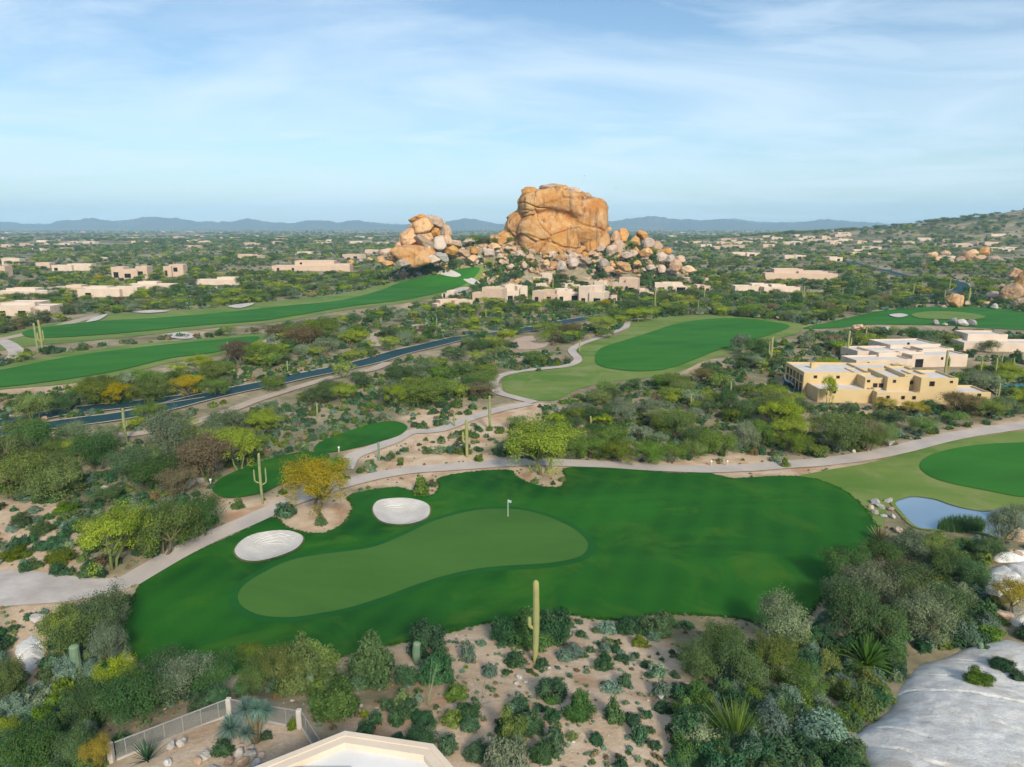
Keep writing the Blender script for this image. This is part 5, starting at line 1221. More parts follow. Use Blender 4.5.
# reeds in the pond
V_, F_, vv = [], [], []
poly = W([(938, 530), (945, 522), (965, 521), (982, 524), (983, 531), (960, 533)], 3)
k = 0
while k < 2600:
    x = random.uniform(poly[:, 0].min(), poly[:, 0].max()); y = random.uniform(poly[:, 1].min(), poly[:, 1].max())
    if not inside(poly, np.array([x]), np.array([y]))[0]: continue
    h = random.uniform(.6, 1.4); a = random.uniform(0, 6.28); b0 = len(V_); lx, ly = random.uniform(-.2, .2), random.uniform(-.2, .2)
    V_ += [(x - .04 * math.cos(a), y - .04 * math.sin(a), zp - .1), (x + .04 * math.cos(a), y + .04 * math.sin(a), zp - .1), (x + lx, y + ly, zp + h)]; F_.append((b0, b0 + 1, b0 + 2)); vv.append(random.random()); k += 1
me = mesh_np('reeds', V_, F_, False, [('v', 'FACE', vv)]); prop(link('reeds', me, M['leaf_reed']), 'dense dark green reeds growing at the near edge of the pond', 'reeds', kind='stuff')
# flagstick
x, y = at(508, 518); z = H1(x, y) + .15; root = empty('flagstick', (x, y, z))
M['white'] = mat_noise('white', (.8, .8, .78), (.74, .74, .72), 3, bumpst=0)
MB().tube([(0, 0, -.1), (0, 0, 2.3)], [.03, .025], 8).build('pole', M['white'], root)
mb = MB(); g = bmesh.ops.create_grid(mb.bm, x_segments=8, y_segments=3, size=.5)
for v in g['verts']: v.co = Vector(((v.co.x + .5) * .42, .06 * math.sin((v.co.x + .5) * 7), 2.1 + v.co.y * .32 - (v.co.x + .5) * .06))
bmesh.ops.solidify(mb.bm, geom=mb.bm.faces[:], thickness=.01); mb.build('flag', M['white'], root)
prop(root, 'white flag on a thin pole standing on the putting green', 'flagstick')
# tee posts / sign near main path
for (px, py, lab) in ((711, 466, 'small pale marker post beside the cart path near the tan rock flat'), (727, 466, 'second small marker post by the cart path, right one of two'), (211, 485, 'small white marker post at the tip of the lower tee'), (339, 452, 'small pale post between the two tees')):
    x, y = at(px, py); z = H1(x, y); root = empty('marker_post', (x, y, z)); MB().box(-.09, -.09, -.2, .09, .09, .7, .03).build('post', M['kerb'], root); MB().box(-.13, -.13, .7, .13, .13, .9, .03).build('cap', M['white'], root); prop(root, lab, 'post')
# birds
M['bird'] = mat_noise('bird', (.02, .02, .02), (.04, .04, .04), 5, bumpst=0)
for i, (px, py) in enumerate(((397, 181), (438, 184), (441, 203), (612, 190), (625, 203), (582, 179))):
    D_ = 430; s = D_ / F; root_ = None
    mb = MB(); mb.tube([(0, -.35, 0), (0, -.15, .02), (0, .15, .02), (0, .4, 0)], [.02, .09, .08, .02], 8)
    for sd in (-1, 1):
        vs = [mb.bm.verts.new(p) for p in ((0, .15, .05), (0, -.12, .05), (sd * .45, -.1, .2), (sd * .95, -.2, .12), (sd * .45, .16, .22))]
        f_ = mb.bm.faces.new(vs)
    o = mb.build('bird', M['bird'], loc=((px - 512) * s, D_, CAM_H + (HZ - py) * s)); o.rotation_euler = (0, 0, random.uniform(0, 6)); 
    prop(o, ['dark bird highest left of the big rock', 'dark bird just right of the highest left one', 'dark bird flying lowest left of the big rock', 'dark bird right of the rock summit', 'lowest dark bird right of the rock', 'dark bird above the rock summit'][i], 'bird', 'birds over the outcrop')
# parked cars beside the clubhouse
M['tyre'] = mat_noise('tyre', (.02, .02, .02), (.03, .03, .03), 5, bumpst=0)
sheet('car_park', W([(783, 386), (790, 374), (803, 374), (806, 392), (795, 393)], 3), M['asphalt'], .07, 3)
for i, (px, py, col, lab) in enumerate(((788, 381, (.6, .6, .6), 'white parked car left of the clubhouse'), (793, 386, (.3, .32, .35), 'grey parked car nearest the clubhouse wall'), (795, 378, (.04, .12, .2), 'dark blue parked car behind the white one'), (799, 383, (.55, .54, .5), 'pale parked car tight beside the clubhouse galleries'))):
    m, nt, n, l = newmat('paint'); princ(nt, col, .3, .5)
    x, y = at(px, py); root = empty('parked_car', (x, y, H1(x, y) + .1), random.uniform(1.2, 1.8))
    mb = MB(); mb.box(-2.2, -.9, .3, 2.2, .9, .95, .2); mb.build('body', m, root); MB().box(-1.3, -.78, .9, 1.2, .78, 1.42, .22).build('cabin', M['glass'], root)
    for sx in (-1.4, 1.4):
        for sy in (-.86, .86): MB().tube([(sx, sy - .1, .33), (sx, sy + .1, .33)], [.33, .33], 14).build('wheel', M['tyre'], root)
    prop(root, lab, 'car', 'cars parked by the clubhouse')
HOUSE_FP += [(at(792, 382)[0], at(792, 382)[1], 4)]

# ------------------------------------------------------------------ random scatter of plants
rs = np.random.default_rng(77)
def polar(n, r0, r1, a=44, near_bias=1.0):
    u = rs.uniform(0, 1, n); r = np.sqrt(r0 ** 2 + u * (r1 ** 2 - r0 ** 2)) if near_bias == 1 else r0 * (r1 / r0) ** u
    th = np.radians(rs.uniform(-a, a, n)); return r * np.sin(th), r * np.cos(th)
KEEP = 2.4
def add_random(x, y, lst, kinds, wr, hr, spk=.12, rocky=.35):
    z = hgt(x, y); u, v, d = project(x, y, z)
    ok = ~blocked(x, y); sp = sparse(x, y); ok &= ~(sp & (rs.uniform(0, 1, len(x)) > spk))
    ok |= sp & inside(WP['sand_c'], x, y) & ~blocked(x, y) & (rs.uniform(0, 1, len(x)) < .6) & (wr[0] < 1.5)
    mound = (hbase(x, y) > 5) & (y > 380) & (y < 500); ok &= ~(mound & (rs.uniform(0, 1, len(x)) > rocky)) & ~(mound & (z > 22) & (y < 445) & (np.abs(u - 560) < 45))
    x, y, z, u, v, d = (q[ok] for q in (x, y, z, u, v, d))
    kk = rs.choice(len(kinds), len(x), p=np.array([k[1] for k in kinds]) / sum(k[1] for k in kinds))
    w = rs.uniform(*wr, len(x)) * rs.uniform(.8, 1.2, len(x)); h = w * rs.uniform(*hr, len(x))
    cov = covered(u, v, w / d * F, h / d * F); good = rs.uniform(0, 1, len(x)) > cov * KEEP
    for i in range(len(x)):
        if not good[i]: continue
        lst.append(dict(kind=kinds[kk[i]][0], x=x[i], y=y[i], z=z[i], w=w[i], h=h[i], px=float(u[i]), py=float(v[i]), pw=w[i] / d[i] * F, ph=h[i] / d[i] * F, fixed=False, var=None, d=float(d[i])))
WP['slabx'] = W([(860, 800), (862, 720), (897, 680), (915, 655), (960, 636), (1024, 630), (1100, 640), (1100, 820)], 3)
CLEAR_ = [(893, 405, 98, 7), (912, 368, 62, 5), (1005, 352, 45, 4), (800, 279, 36, 4), (310, 271, 42, 4), (25, 316, 30, 3), (105, 297, 32, 2), (130, 279, 20, 2.5), (174, 277, 12, 3), (218, 285, 24, 3), (70, 271, 22, 3), (768, 291, 34, 3), (545, 302, 65, 5), (500, 303, 34, 5), (625, 292, 16, 4), (682, 290, 32, 3)]
# openness: plants that would hide roads, greens or house fronts were cleared by the gardeners
GY, GX = np.mgrid[200:800:2, -40:1064:2]
OPEN = np.zeros(GX.shape, bool)
for k in ('main', 'rough_r', 'tee_a', 'tee_b', 'rough_up', 'rough_low', 'rough_c', 'rough_far', 'pond', 'plaza'):
    OPEN |= inside(smooth_closed(PX[k], 3), GX, GY)
for k in RIB:
    if k in ('trail_far', 'road_right', 'road_upper', 'cart_left', 'trail_up'): continue
    q = RIB[k][0]; u_, v_, _ = project(q[:, 0], q[:, 1], hgt(q[:, 0], q[:, 1])); OPEN |= inside(np.stack([u_, v_ ], 1), GX, GY)
for q in ([(512, 341), (530, 336), (548, 340), (545, 347), (525, 350)], [(150, 346), (190, 338), (196, 343), (160, 350)]): OPEN |= inside(np.array(q, float), GX, GY)
for (px, py, hw, up) in CLEAR_: OPEN |= (np.abs(GX - px) < hw) & (GY > py - up * 2.0) & (GY < py - up * .5)
INT = np.pad(np.cumsum(np.cumsum(OPEN, 0), 1), ((1, 0), (1, 0)))
def covered(u, v, pw, ph):
    x0 = np.clip(((u - pw * .4 + 40) / 2).astype(int), 0, OPEN.shape[1]); x1 = np.clip(((u + pw * .4 + 40) / 2).astype(int) + 1, 0, OPEN.shape[1])
    y0 = np.clip(((v - ph * .9 - 200) / 2).astype(int), 0, OPEN.shape[0]); y1 = np.clip(((v - 200) / 2).astype(int) + 1, 0, OPEN.shape[0])
    return (INT[y1, x1] - INT[y0, x1] - INT[y1, x0] + INT[y0, x0]) / np.maximum(1, (x1 - x0) * (y1 - y0))
KEEP = 2.4
tk = [('palo', 2.6), ('mesq', 3.0), ('iron', 3.0), ('grey', 1.0), ('yell', .12), ('brown', .3)]
bk = [('jojo', 3), ('britt', 1.6), ('creo', 1.4), ('dry', .7), ('iron', 3), ('grey', 1.2), ('mesq', 1.4)]
def clustered(x, y, s, thr, seed):
    return fbm2(x / s, y / s, 3, seed) > thr
# trees
x, y = polar(1500, 100, 300, 42); k = clustered(x, y, 30, -.12, 61); add_random(x[k], y[k], PL_T, tk, (3.6, 7.0), (.55, .8), .05)
x, y = polar(3000, 300, 560, 42); k = clustered(x, y, 40, -.25, 61); add_random(x[k], y[k], PL_T, tk, (4, 7.5), (.55, .8), .1, .2)
for a_ in ((452, 247, 12, 9), (462, 246, 14, 11), (474, 245, 14, 12), (484, 245, 13, 10), (494, 246, 10, 9), (433, 250, 10, 9), (613, 241, 12, 10), (622, 243, 11, 9), (632, 248, 9, 7), (606, 262, 12, 7), (535, 268, 12, 8), (548, 262, 10, 6), (520, 262, 10, 7), (590, 268, 10, 7), (640, 270, 10, 7), (500, 262, 9, 6), (660, 272, 10, 6), (430, 266, 12, 8), (512, 280, 14, 9), (455, 268, 12, 9)): T(random.choice(('iron', 'iron', 'mesq')), *a_)
x, y = polar(7500, 560, 1500, 42); k = clustered(x, y, 60, -.08, 62); add_random(x[k], y[k], PL_T, tk, (5, 9), (.55, .8))
x, y = polar(20000, 1500, 7800, 42, 2); k = clustered(x, y, 160, -.02, 63); add_random(x[k], y[k], PL_T, [(a, b) for a, b in tk if a not in ('yell', 'palo')] + [('palo', .8)], (7, 15), (.4, .55))
# shrubs
x, y = polar(9500, 72, 200, 44); k = clustered(x, y, 14, -.22, 71); add_random(x[k], y[k], PL_B, bk, (.8, 2.3), (.5, .75), .12)
x, y = polar(15000, 200, 480, 42); k = clustered(x, y, 22, -.2, 72); add_random(x[k], y[k], PL_B, bk, (1.4, 3.4), (.5, .75), .15, .9)
u = rs.uniform(388, 695, 420); v = rs.uniform(236, 286, 420); x, y = unproj(u, v, hbase); add_random(x, y, PL_B, [('iron', 3), ('jojo', 2), ('mesq', 2), ('creo', 1)], (2.2, 4.6), (.55, .8), 1, 1)
KEEP = .25   # shrubs grow right up to the casitas
u = rs.uniform(430, 712, 520); v = rs.uniform(258, 304, 520); x, y = unproj(u, v, hbase); add_random(x, y, PL_B, [('iron', 3), ('jojo', 2), ('mesq', 2), ('creo', 1)], (2.0, 4.4), (.55, .85), 1, 1)
u = rs.uniform(430, 712, 130); v = rs.uniform(262, 304, 130); x, y = unproj(u, v, hbase); add_random(x, y, PL_T, [('iron', 3), ('mesq', 2), ('palo', 1)], (3.5, 6.5), (.6, .85), 1, 1)
KEEP = 2.4
x, y = polar(5000, 480, 1400, 42, 2); add_random(x, y, PL_B, bk, (2, 4.5), (.5, .7))
def rubble():
    pass
# foreground
def fg(px0, px1, py0, py1, n, kinds, wr, spk=1, lst=PL_B):
    u = rs.uniform(px0, px1, n); v = rs.uniform(py0, py1, n); x, y = unproj(u, v, hbase); add_random(x, y, lst, kinds, wr, (.5, .75), spk)
dk = [('jojo', 3), ('iron', 3), ('britt', 2), ('mesq', 2), ('grey', 1)]
fg(-30, 110, 610, 790, 150, dk, (1.2, 2.8), .15); fg(-30, 230, 700, 800, 60, dk, (1.4, 2.6)); fg(130, 400, 668, 700, 34, dk, (1.6, 2.8))
fg(680, 870, 640, 800, 170, dk, (1.2, 3.0)); fg(800, 1000, 535, 660, 170, dk, (1.4, 3.2)); fg(980, 1060, 530, 560, 20, dk, (1.4, 3.0)); fg(350, 680, 640, 800, 90, dk, (.35, .9)); fg(560, 700, 622, 660, 34, dk, (.7, 1.6)); fg(400, 560, 700, 800, 34, dk, (1.0, 2.0))
fg(858, 1000, 600, 720, 90, dk, (1.2, 2.6)); fg(1030, 1230, 440, 800, 200, dk, (1.2, 3.0)); fg(-230, -20, 440, 800, 170, dk, (1.2, 3.0)); fg(-30, 110, 488, 600, 90, dk, (.8, 1.9), .8); fg(0, 120, 600, 690, 40, dk, (.7, 1.6), 1); fg(980, 1060, 655, 700, 8, dk, (.5, 1.3)); fg(150, 215, 488, 560, 30, dk, (1.2, 2.4), .1); fg(200, 360, 440, 500, 30, dk, (1, 2), .3)
# small tufts on near bare ground, too many to count
print('placement', len(PL_T), len(PL_B), time.time() - T0)

def inframe(p): return -20 < p['px'] < 1044 and p['py'] - p['ph'] < 780
def split(lst, n):
    vis = [p for p in lst if inframe(p)]
    vis.sort(key=lambda p: (-(1e6 if p['fixed'] else 0) - p['pw'] * p['ph']))
    ind = vis[:n]; ids = {id(p) for p in ind}
    return ind, [p for p in lst if id(p) not in ids]
indT, restT = split(PL_T, 292); indB, restB = split(PL_B, 292)
LOOK_T = {'palo': 'bright green', 'mesq': 'olive', 'iron': 'dark green', 'grey': 'grey green', 'yell': 'yellow flowering', 'brown': 'brownish'}
LOOK_B = {'jojo': 'dark green', 'britt': 'blue grey', 'creo': 'fresh green', 'dry': 'dry tan', 'iron': 'deep green', 'grey': 'silvery green', 'mesq': 'olive'}
def lod_for(p): return 0 if p['pw'] > 26 else (1 if p['pw'] > 11 else 2)
for p in indT:
    L = TREE[p['kind']][lod_for(p)]; tm, cm = L[p['var'] if p['var'] is not None else random.randrange(3)]
    root = empty('palo_verde_tree' if p['kind'] in ('palo', 'yell') else 'mesquite_tree', (p['x'], p['y'], p['z'] - .05), random.uniform(0, 6.28)); s = (p['w'] / 1.36, p['w'] / 1.36, p['h'] / 1.05)
    root.scale = s
    t_ = bpy.data.objects.new('trunk', tm); COL.objects.link(t_); t_.parent = root
    c_ = bpy.data.objects.new('crown', cm); COL.objects.link(c_); c_.parent = root
    prop(root, None, 'tree', 'desert trees')
    REG.append((root, LOOK_T[p['kind']], 'tree', p['px'], p['py'] - p['ph'] / 2, max(p['pw'], p['ph'])))
for p in indB:
    me = BUSH[p['kind']][lod_for(p)][p['var'] if p['var'] is not None else random.randrange(3)]
    o = bpy.data.objects.new('desert_shrub', me); COL.objects.link(o); o.location = (p['x'], p['y'], p['z'] - .05); o.rotation_euler = (0, 0, random.uniform(0, 6.28)); o.scale = (p['w'] / .98, p['w'] / .98, p['h'] / .6)
    prop(o, None, 'shrub', 'desert shrubs'); REG.append((o, LOOK_B[p['kind']], 'shrub', p['px'], p['py'] - p['ph'] / 2, max(p['pw'], p['ph'])))

# ---- the rest: two masses instanced by geometry nodes
def scatter(name, pts, protos, label, cat, wdiv, hdiv):
    """protos: dict key -> mesh; pts carry key index"""
    col = bpy.data.collections.new(name + '_kinds'); keys = list(protos)
    for i, k in enumerate(keys):
        o = bpy.data.objects.new('%s_kind_%03d' % (name, i), protos[k]); col.objects.link(o)
    V_ = np.array([(p['x'], p['y'], p['z'] - .05) for p in pts], np.float32)
    me = bpy.data.meshes.new(name); me.vertices.add(len(V_)); me.vertices.foreach_set('co', V_.ravel())
    idx = me.attributes.new('idx', 'INT', 'POINT'); idx.data.foreach_set('value', np.array([keys.index(p['key']) for p in pts], np.int32))
    for nm, arr in (('sw', [p['w'] / wdiv for p in pts]), ('sh', [p['h'] / hdiv for p in pts]), ('rz', rs.uniform(0, 6.28, len(pts)))):
        a = me.attributes.new(nm, 'FLOAT', 'POINT'); a.data.foreach_set('value', np.asarray(arr, np.float32))
    o = link(name, me)
    ng = bpy.data.node_groups.new(name, 'GeometryNodeTree'); ng.interface.new_socket('Geometry', in_out='INPUT', socket_type='NodeSocketGeometry'); ng.interface.new_socket('Geometry', in_out='OUTPUT', socket_type='NodeSocketGeometry')
    N_, L_ = ng.nodes, ng.links
    gi, go = N_.new('NodeGroupInput'), N_.new('NodeGroupOutput')
    ci = N_.new('GeometryNodeCollectionInfo'); ci.inputs['Collection'].default_value = col; ci.inputs['Separate Children'].default_value = True; ci.inputs['Reset Children'].default_value = True
    ip = N_.new('GeometryNodeInstanceOnPoints'); ip.inputs['Pick Instance'].default_value = True
    def na(nm, ty='FLOAT'):
        q = N_.new('GeometryNodeInputNamedAttribute'); q.data_type = ty; q.inputs['Name'].default_value = nm; return q.outputs['Attribute']
    cx1 = N_.new('ShaderNodeCombineXYZ'); L_.new(na('sw'), cx1.inputs[0]); L_.new(na('sw'), cx1.inputs[1]); L_.new(na('sh'), cx1.inputs[2])
    cx2 = N_.new('ShaderNodeCombineXYZ'); L_.new(na('rz'), cx2.inputs[2])
    L_.new(gi.outputs[0], ip.inputs['Points']); L_.new(ci.outputs[0], ip.inputs['Instance']); L_.new(na('idx', 'INT'), ip.inputs['Instance Index']); L_.new(cx2.outputs[0], ip.inputs['Rotation']); L_.new(cx1.outputs[0], ip.inputs['Scale'])
    L_.new(ip.outputs[0], go.inputs[0])
    md = o.modifiers.new('scatter', 'NODES'); md.node_group = ng
    prop(o, label, cat, kind='stuff'); return o
def rlod(p): return 1 if p['pw'] > 11 else 2
pT, pB = {}, {}
for k in TREE:
    for L in (1, 2):
        for v in range(3): pT[(k, L, v)] = TREE[k][L][v][1]
for k in BUSH:
    for L in (0, 1, 2):
        for v in range(3): pB[(k, L, v)] = BUSH[k][L][v]
for p in restT: p['key'] = (p['kind'], rlod(p), random.randrange(3))
for p in restB: p['key'] = (p['kind'], 1 if p['pw'] > 9 else 2, random.randrange(3))
scatter('distant_trees', restT, pT, 'mass of olive and green desert trees covering the plain', 'trees', 1.36, 1.05)
scatter('desert_scrub', restB, pB, 'low grey green scrub covering the desert between the fairways', 'scrub', .98, .6)
# ragged grass along the edges of the turf
pe = np.vstack([WP['main'], WP['main'][:1]]); sg = np.linalg.norm(np.diff(pe, axis=0), axis=1); cs = np.concatenate([[0], np.cumsum(sg)]); t_ = rs.uniform(0, cs[-1], 5200)
ex, ey = np.interp(t_, cs, pe[:, 0]) + rs.normal(0, .14, len(t_)), np.interp(t_, cs, pe[:, 1]) + rs.normal(0, .14, len(t_)); ez = hgt(ex, ey)
M['leaf_turf'] = mat_leaf('leaf_turf', (.012, .07, .01), (.05, .14, .02), .2)
tuft = bush_mesh('tuft', 900, M['leaf_turf'], 60, .16, .5, .3, 14)
scatter('grass_edge', [dict(x=ex[i], y=ey[i], z=ez[i] + .1, w=float(w_), h=float(w_) * .35, key='t') for i, w_ in enumerate(rs.uniform(.18, .5, len(ex)))], {'t': tuft}, 'ragged grass tufts along the edge of the main fairway', 'grass', .98, .6)
# small rubble between the boulders of the outcrop
n = 1700; u = rs.uniform(385, 700, n); v = rs.uniform(232, 283, n); x, y = unproj(u, v, hbase); ok = (hbase(x, y) > 4) & (y < 475) & (y > 385) & ~blocked(x, y); x, y = x[ok], y[ok]; z = hgt(x, y)
scatter('rubble', [dict(x=x[i], y=y[i], z=z[i] + .2, w=float(w_), h=float(w_) * .8, key=random.choice('abcd')) for i, w_ in enumerate(rs.uniform(.6, 1.7, len(x)))], {'a': RK['rock_orange'][1], 'b': RK['rock_pink'][2], 'c': RK['rock_pink'][4], 'd': RK['rock_orange'][5]}, 'loose rubble filling the gaps between the boulders of the outcrop', 'rubble', 1, 1)
# pebbles and small tufts on the near slope
n = 700; u = rs.uniform(-20, 1044, n); v = rs.uniform(600, 790, n); x, y = unproj(u, v, hbase)
ok = ~blocked(x, y) & ~inside(WP['slabx'], x, y); x, y = x[ok], y[ok]; z = hgt(x, y)
scatter('stones_on_sand', [dict(x=x[i], y=y[i], z=z[i] + .05, w=float(w_), h=float(w_) * .6, key=random.choice(('a', 'b'))) for i, w_ in enumerate(rs.uniform(.03, .10, len(x)) * rs.choice((1, 1, 2), len(x)))], {'a': RK['rock_grey'][1], 'b': RK['rock_pink'][2]}, 'small loose stones strewn over the sandy foreground slope', 'stones', 1, 1)
n = 3500; u = rs.uniform(-20, 1044, n); v = rs.uniform(440, 790, n); x, y = unproj(u, v, hbase)
ok = ~blocked(x, y) & ~inside(WP['slabx'], x, y); x, y = x[ok], y[ok]; z = hgt(x, y)
scatter('dry_tufts', [dict(x=x[i], y=y[i], z=z[i], w=float(w_), h=float(w_) * .7, key=random.choice(('dry', 'britt', 'grey'))) for i, w_ in enumerate(rs.uniform(.2, .55, len(x)))], {k: BUSH[k][2][0] for k in ('dry', 'britt', 'grey')}, 'tiny dry tufts dotted over the bare soil', 'tufts', .98, .6)
print('plants', time.time() - T0)

# ------------------------------------------------------------------ labels for the many
LM = [(535, 625, 'the tall foreground saguaro'), (263, 480, 'the two armed saguaro'), (402, 512, 'the round bunker'), (268, 547, 'the oval bunker'), (508, 525, 'the white flag'), (543, 440, 'the lone fairway palo verde'), (318, 482, 'the yellow tree'),
 (467, 440, 'the one armed saguaro'), (360, 438, 'the upper tee'), (265, 477, 'the lower tee'), (30, 590, 'the pale plaza'), (127, 425, 'the roadside saguaro'), (60, 420, 'the divided road'), (300, 378, 'the blue road'), (430, 346, 'the road beyond the trail'), (116, 535, 'the bright green tree by the path'),
 (200, 500, 'the sandy path edge'), (950, 515, 'the pond'), (884, 508, 'the pond stones'), (985, 470, 'the right hand fairway'), (890, 390, 'the golden clubhouse'), (912, 355, 'the pale adobe building'), (1000, 345, 'the white roofed building'), (1012, 390, 'the swimming pool'), (944, 365, 'the three armed saguaro'),
 (660, 345, 'the middle fairway'), (530, 385, 'the end of the middle fairway'), (495, 385, 'the bend of the grey path'), (750, 465, 'the cart path'), (950, 312, 'the far right green'), (870, 340, 'the grey rocks by the far green'), (850, 440, 'the path below the clubhouse'), (700, 435, 'the sand flat under the trees'), (600, 430, 'the sandy wash'),
 (555, 225, 'the monolith'), (420, 245, 'the left boulder pile'), (475, 250, 'the boulder saddle'), (640, 245, 'the right boulder shoulder'), (680, 267, 'the two orange end boulders'), (578, 292, 'the domed casita'), (485, 293, 'the porched casita'), (625, 284, 'the tan casita'), (455, 303, 'the lowest casita'), (576, 276, 'the stepped casita'),
 (200, 320, 'the upper fairway'), (120, 360, 'the lower left fairway'), (440, 285, 'the green under the boulders'), (40, 337, 'the pair of saguaros'), (180, 337, 'the white bunker between fairways'), (310, 262, 'the pink lodge'), (130, 270, 'the two storey pink house'), (25, 305, 'the long white roofed house'), (105, 290, 'the stepped cream house'), (218, 280, 'the low white roofed house'),
 (800, 268, 'the long pink building'), (768, 285, 'the two cream houses'), (1010, 290, 'the orange boulders at right'), (970, 257, 'the rock cluster on the hill foot'), (955, 292, 'the far blue road'), (950, 225, 'the right hand hill'), (740, 235, 'the right hand mountains'), (150, 240, 'the left hand mountains'), (330, 240, 'the plain left of the rocks'),
 (900, 700, 'the broad slab'), (1000, 590, 'the white granite ledge'), (850, 645, 'the low palm'), (736, 715, 'the green ocotillo clump'), (350, 745, 'the cream parapet'), (248, 715, 'the patio yucca'), (160, 735, 'the long mesh fence'), (78, 660, 'the stubby woolly cactus'), (418, 652, 'the grey green cactus'), (300, 640, 'the near edge of the fairway'), (700, 640, 'the right end of the fairway edge'),
 (640, 690, 'the sandy slope'), (684, 660, 'the little barrel cactus'), (428, 700, 'the thin ocotillo'), (130, 690, 'the lower left thicket'), (20, 620, 'the plaza wall edge'), (840, 570, 'the fairway corner by the thicket'), (30, 540, 'the bare left slope'), (785, 465, 'the round bush by the path'), (421, 485, 'the round bush by the bunker'), (240, 250, 'the dirt strip at upper left')]
ORD = ['', 'second ', 'third ', 'fourth ', 'fifth ', 'sixth ', 'seventh ', 'eighth ', 'ninth ', 'tenth ', 'eleventh ', 'twelfth ', 'thirteenth ', 'fourteenth ', 'fifteenth ', 'sixteenth ', 'seventeenth ', 'eighteenth ', 'nineteenth ', 'twentieth ']
groups = {}
for it in REG:
    o, look, noun, px, py, sz = it
    best = sorted(LM, key=lambda m_: ((px - m_[0]) ** 2 + ((py - m_[1]) * (1.3 if py > 300 else 2.5)) ** 2))[0]
    dx, dy = px - best[0], (py - best[1]) * 1.4
    rel = ('left of' if dx < 0 else 'right of') if abs(dx) > abs(dy) else ('behind' if dy < 0 else 'in front of')
    groups.setdefault((noun, look, best[2], rel), []).append((math.hypot(dx, dy), sz, o, px))
for (noun, look, lm, rel), L in groups.items():
    L.sort(key=lambda t: t[0]); big_ = max(L, key=lambda t: t[1])
    for i, (d_, sz, o, px) in enumerate(L):
        if len(L) == 1: o['label'] = f'{look} {noun} {rel} {lm}'
        else:
            size = 'large ' if (o is big_[2] and big_[1] > 1.5 * sorted(t[1] for t in L)[len(L) // 2]) else ''
            where = {'left of': 'to the left', 'right of': 'to the right', 'behind': 'behind', 'in front of': 'in front'}[rel]
            o['label'] = f'{size}{look} {noun} {rel} {lm}, {ORD[min(i, 19)]}closest'

# ------------------------------------------------------------------ haze
m, nt, n, l = newmat('haze'); pv = n.new('ShaderNodeVolumePrincipled'); pv.inputs['Color'].default_value = (.46, .75, 1, 1); pv.inputs['Density'].default_value = 1.0e-4; pv.inputs['Anisotropy'].default_value = -.1
om = n.new('ShaderNodeOutputMaterial'); l.new(pv.outputs[0], om.inputs['Volume'])
HAZE = True
if HAZE:
    hz_ = MB().box(-11400, -11400, -16, 11400, 11400, 330).build('haze', m); prop(hz_, 'pale blue haze over the desert plain', 'haze', kind='stuff')

# ------------------------------------------------------------------ sky, sun, camera
SUN_EL, SUN_AZ = rad(33), rad(162)     # azimuth clockwise from +Y: behind the camera
w = bpy.data.worlds.new('World'); sc.world = w; w.use_nodes = True; nt = w.node_tree; nt.nodes.clear(); n, l = nt.nodes, nt.links
sky = n.new('ShaderNodeTexSky'); sky.sky_type = 'NISHITA'; sky.sun_disc = False; sky.sun_elevation = SUN_EL; sky.sun_rotation = SUN_AZ; sky.air_density = 1.0; sky.dust_density = .8; sky.ozone_density = 1.5
tc = n.new('ShaderNodeTexCoord').outputs['Generated']
sx = n.new('ShaderNodeSeparateXYZ'); l.new(tc, sx.inputs[0])
den = mth(nt, 'ADD', mth(nt, 'MAXIMUM', sx.outputs[2], 0.), .13)
cv = n.new('ShaderNodeCombineXYZ'); l.new(mth(nt, 'DIVIDE', sx.outputs[0], den), cv.inputs[0]); l.new(mth(nt, 'DIVIDE', sx.outputs[1], den), cv.inputs[1])
def cl(rot, scl, scale, lo, hi, seed, detail=7, dist=.6):
    mp = n.new('ShaderNodeMapping'); mp.inputs['Rotation'].default_value = (0, 0, rad(rot)); mp.inputs['Scale'].default_value = scl; mp.inputs['Location'].default_value = (seed, seed * .7, 0); l.new(cv.outputs[0], mp.inputs[0])
    return ramp(nt, nz(nt, mp.outputs[0], scale, detail, .58, dist), ((lo, 0), (hi, 1)))
c1 = cl(12, (.7, 1.0, 1), .7, .42, .62, 11.7, 6, .6)
c2 = cl(-8, (.8, 1.3, 1), 1.5, .46, .66, 8.4, 6, .5)
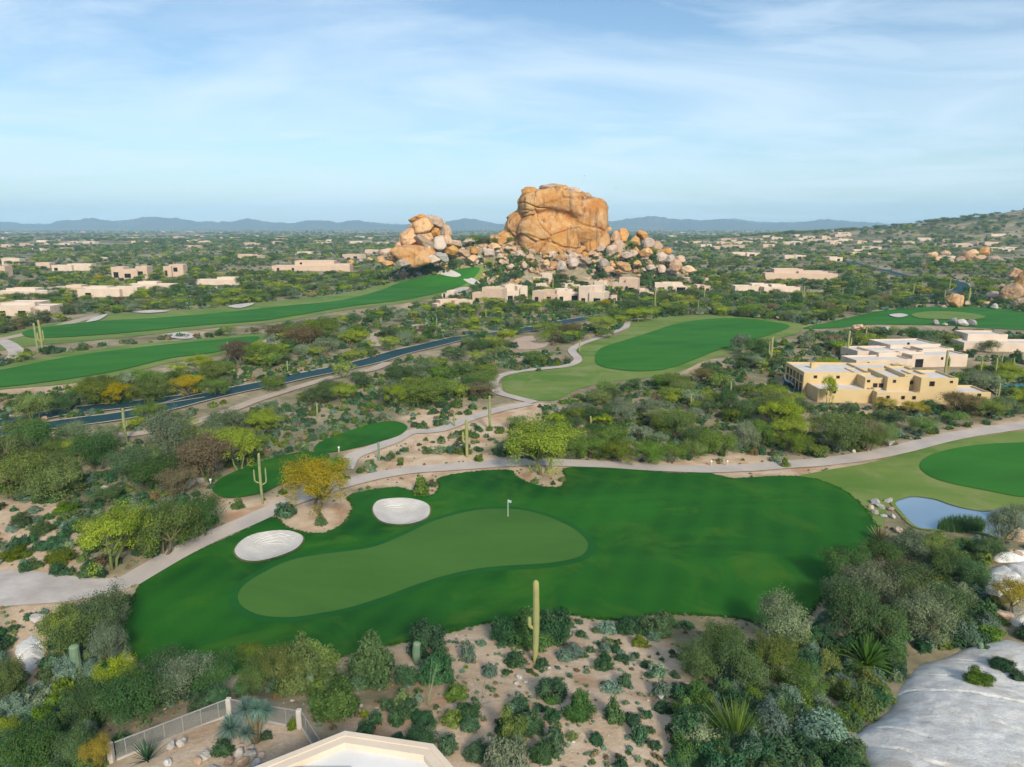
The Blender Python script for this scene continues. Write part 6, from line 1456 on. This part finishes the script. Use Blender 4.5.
mask = mth(nt, 'MAXIMUM', mth(nt, 'MULTIPLY', c1, .6), mth(nt, 'MULTIPLY', c2, .5))
hor = mth(nt, 'POWER', mth(nt, 'SUBTRACT', 1., mth(nt, 'MINIMUM', mth(nt, 'MAXIMUM', sx.outputs[2], 0.), 1.)), 7.)
mask = mth(nt, 'MINIMUM', mth(nt, 'ADD', mth(nt, 'MULTIPLY', mask, .85), mth(nt, 'MULTIPLY', hor, .25)), .9)
SKYG = 1.0
ccol = (6.6, 7.7, 8.7)
mixs = mixc(nt, mask, mixc(nt, 1., sky.outputs[0], (.86, .99, 1.05), 'MULTIPLY'), ccol)
bg = n.new('ShaderNodeBackground'); l.new(mixs, bg.inputs[0]); bg.inputs[1].default_value = .09
wo = n.new('ShaderNodeOutputWorld'); l.new(bg.outputs[0], wo.inputs[0])

sun = bpy.data.lights.new('sun', 'SUN'); sun.energy = 3.1; sun.angle = rad(10); sun.color = (1, .92, .78)
so = bpy.data.objects.new('sun', sun); COL.objects.link(so)
dirv = Vector((math.sin(SUN_AZ) * math.cos(SUN_EL), math.cos(SUN_AZ) * math.cos(SUN_EL), math.sin(SUN_EL)))
so.rotation_euler = dirv.to_track_quat('Z', 'Y').to_euler()
cam = bpy.data.cameras.new('camera'); cam.lens = F / 1024 * 36; cam.sensor_width = 36; cam.clip_end = 60000; cam.clip_start = .5
co = bpy.data.objects.new('camera', cam); COL.objects.link(co); co.location = (0, 0, CAM_H); co.rotation_euler = (math.pi / 2 - PITCH, 0, 0)
sc.camera = co
sc.view_settings.view_transform = 'Standard'; sc.view_settings.look = 'None'; sc.view_settings.exposure = .58; sc.view_settings.gamma = 1
cy_ = sc.cycles; cy_.use_denoising = True; cy_.max_bounces = 4; cy_.diffuse_bounces = 2; cy_.glossy_bounces = 2; cy_.transmission_bounces = 2; cy_.transparent_max_bounces = 6; cy_.volume_bounces = 1; cy_.use_adaptive_sampling = True; cy_.adaptive_threshold = .02
cy_.sample_clamp_indirect = 5
print('done', time.time() - T0)
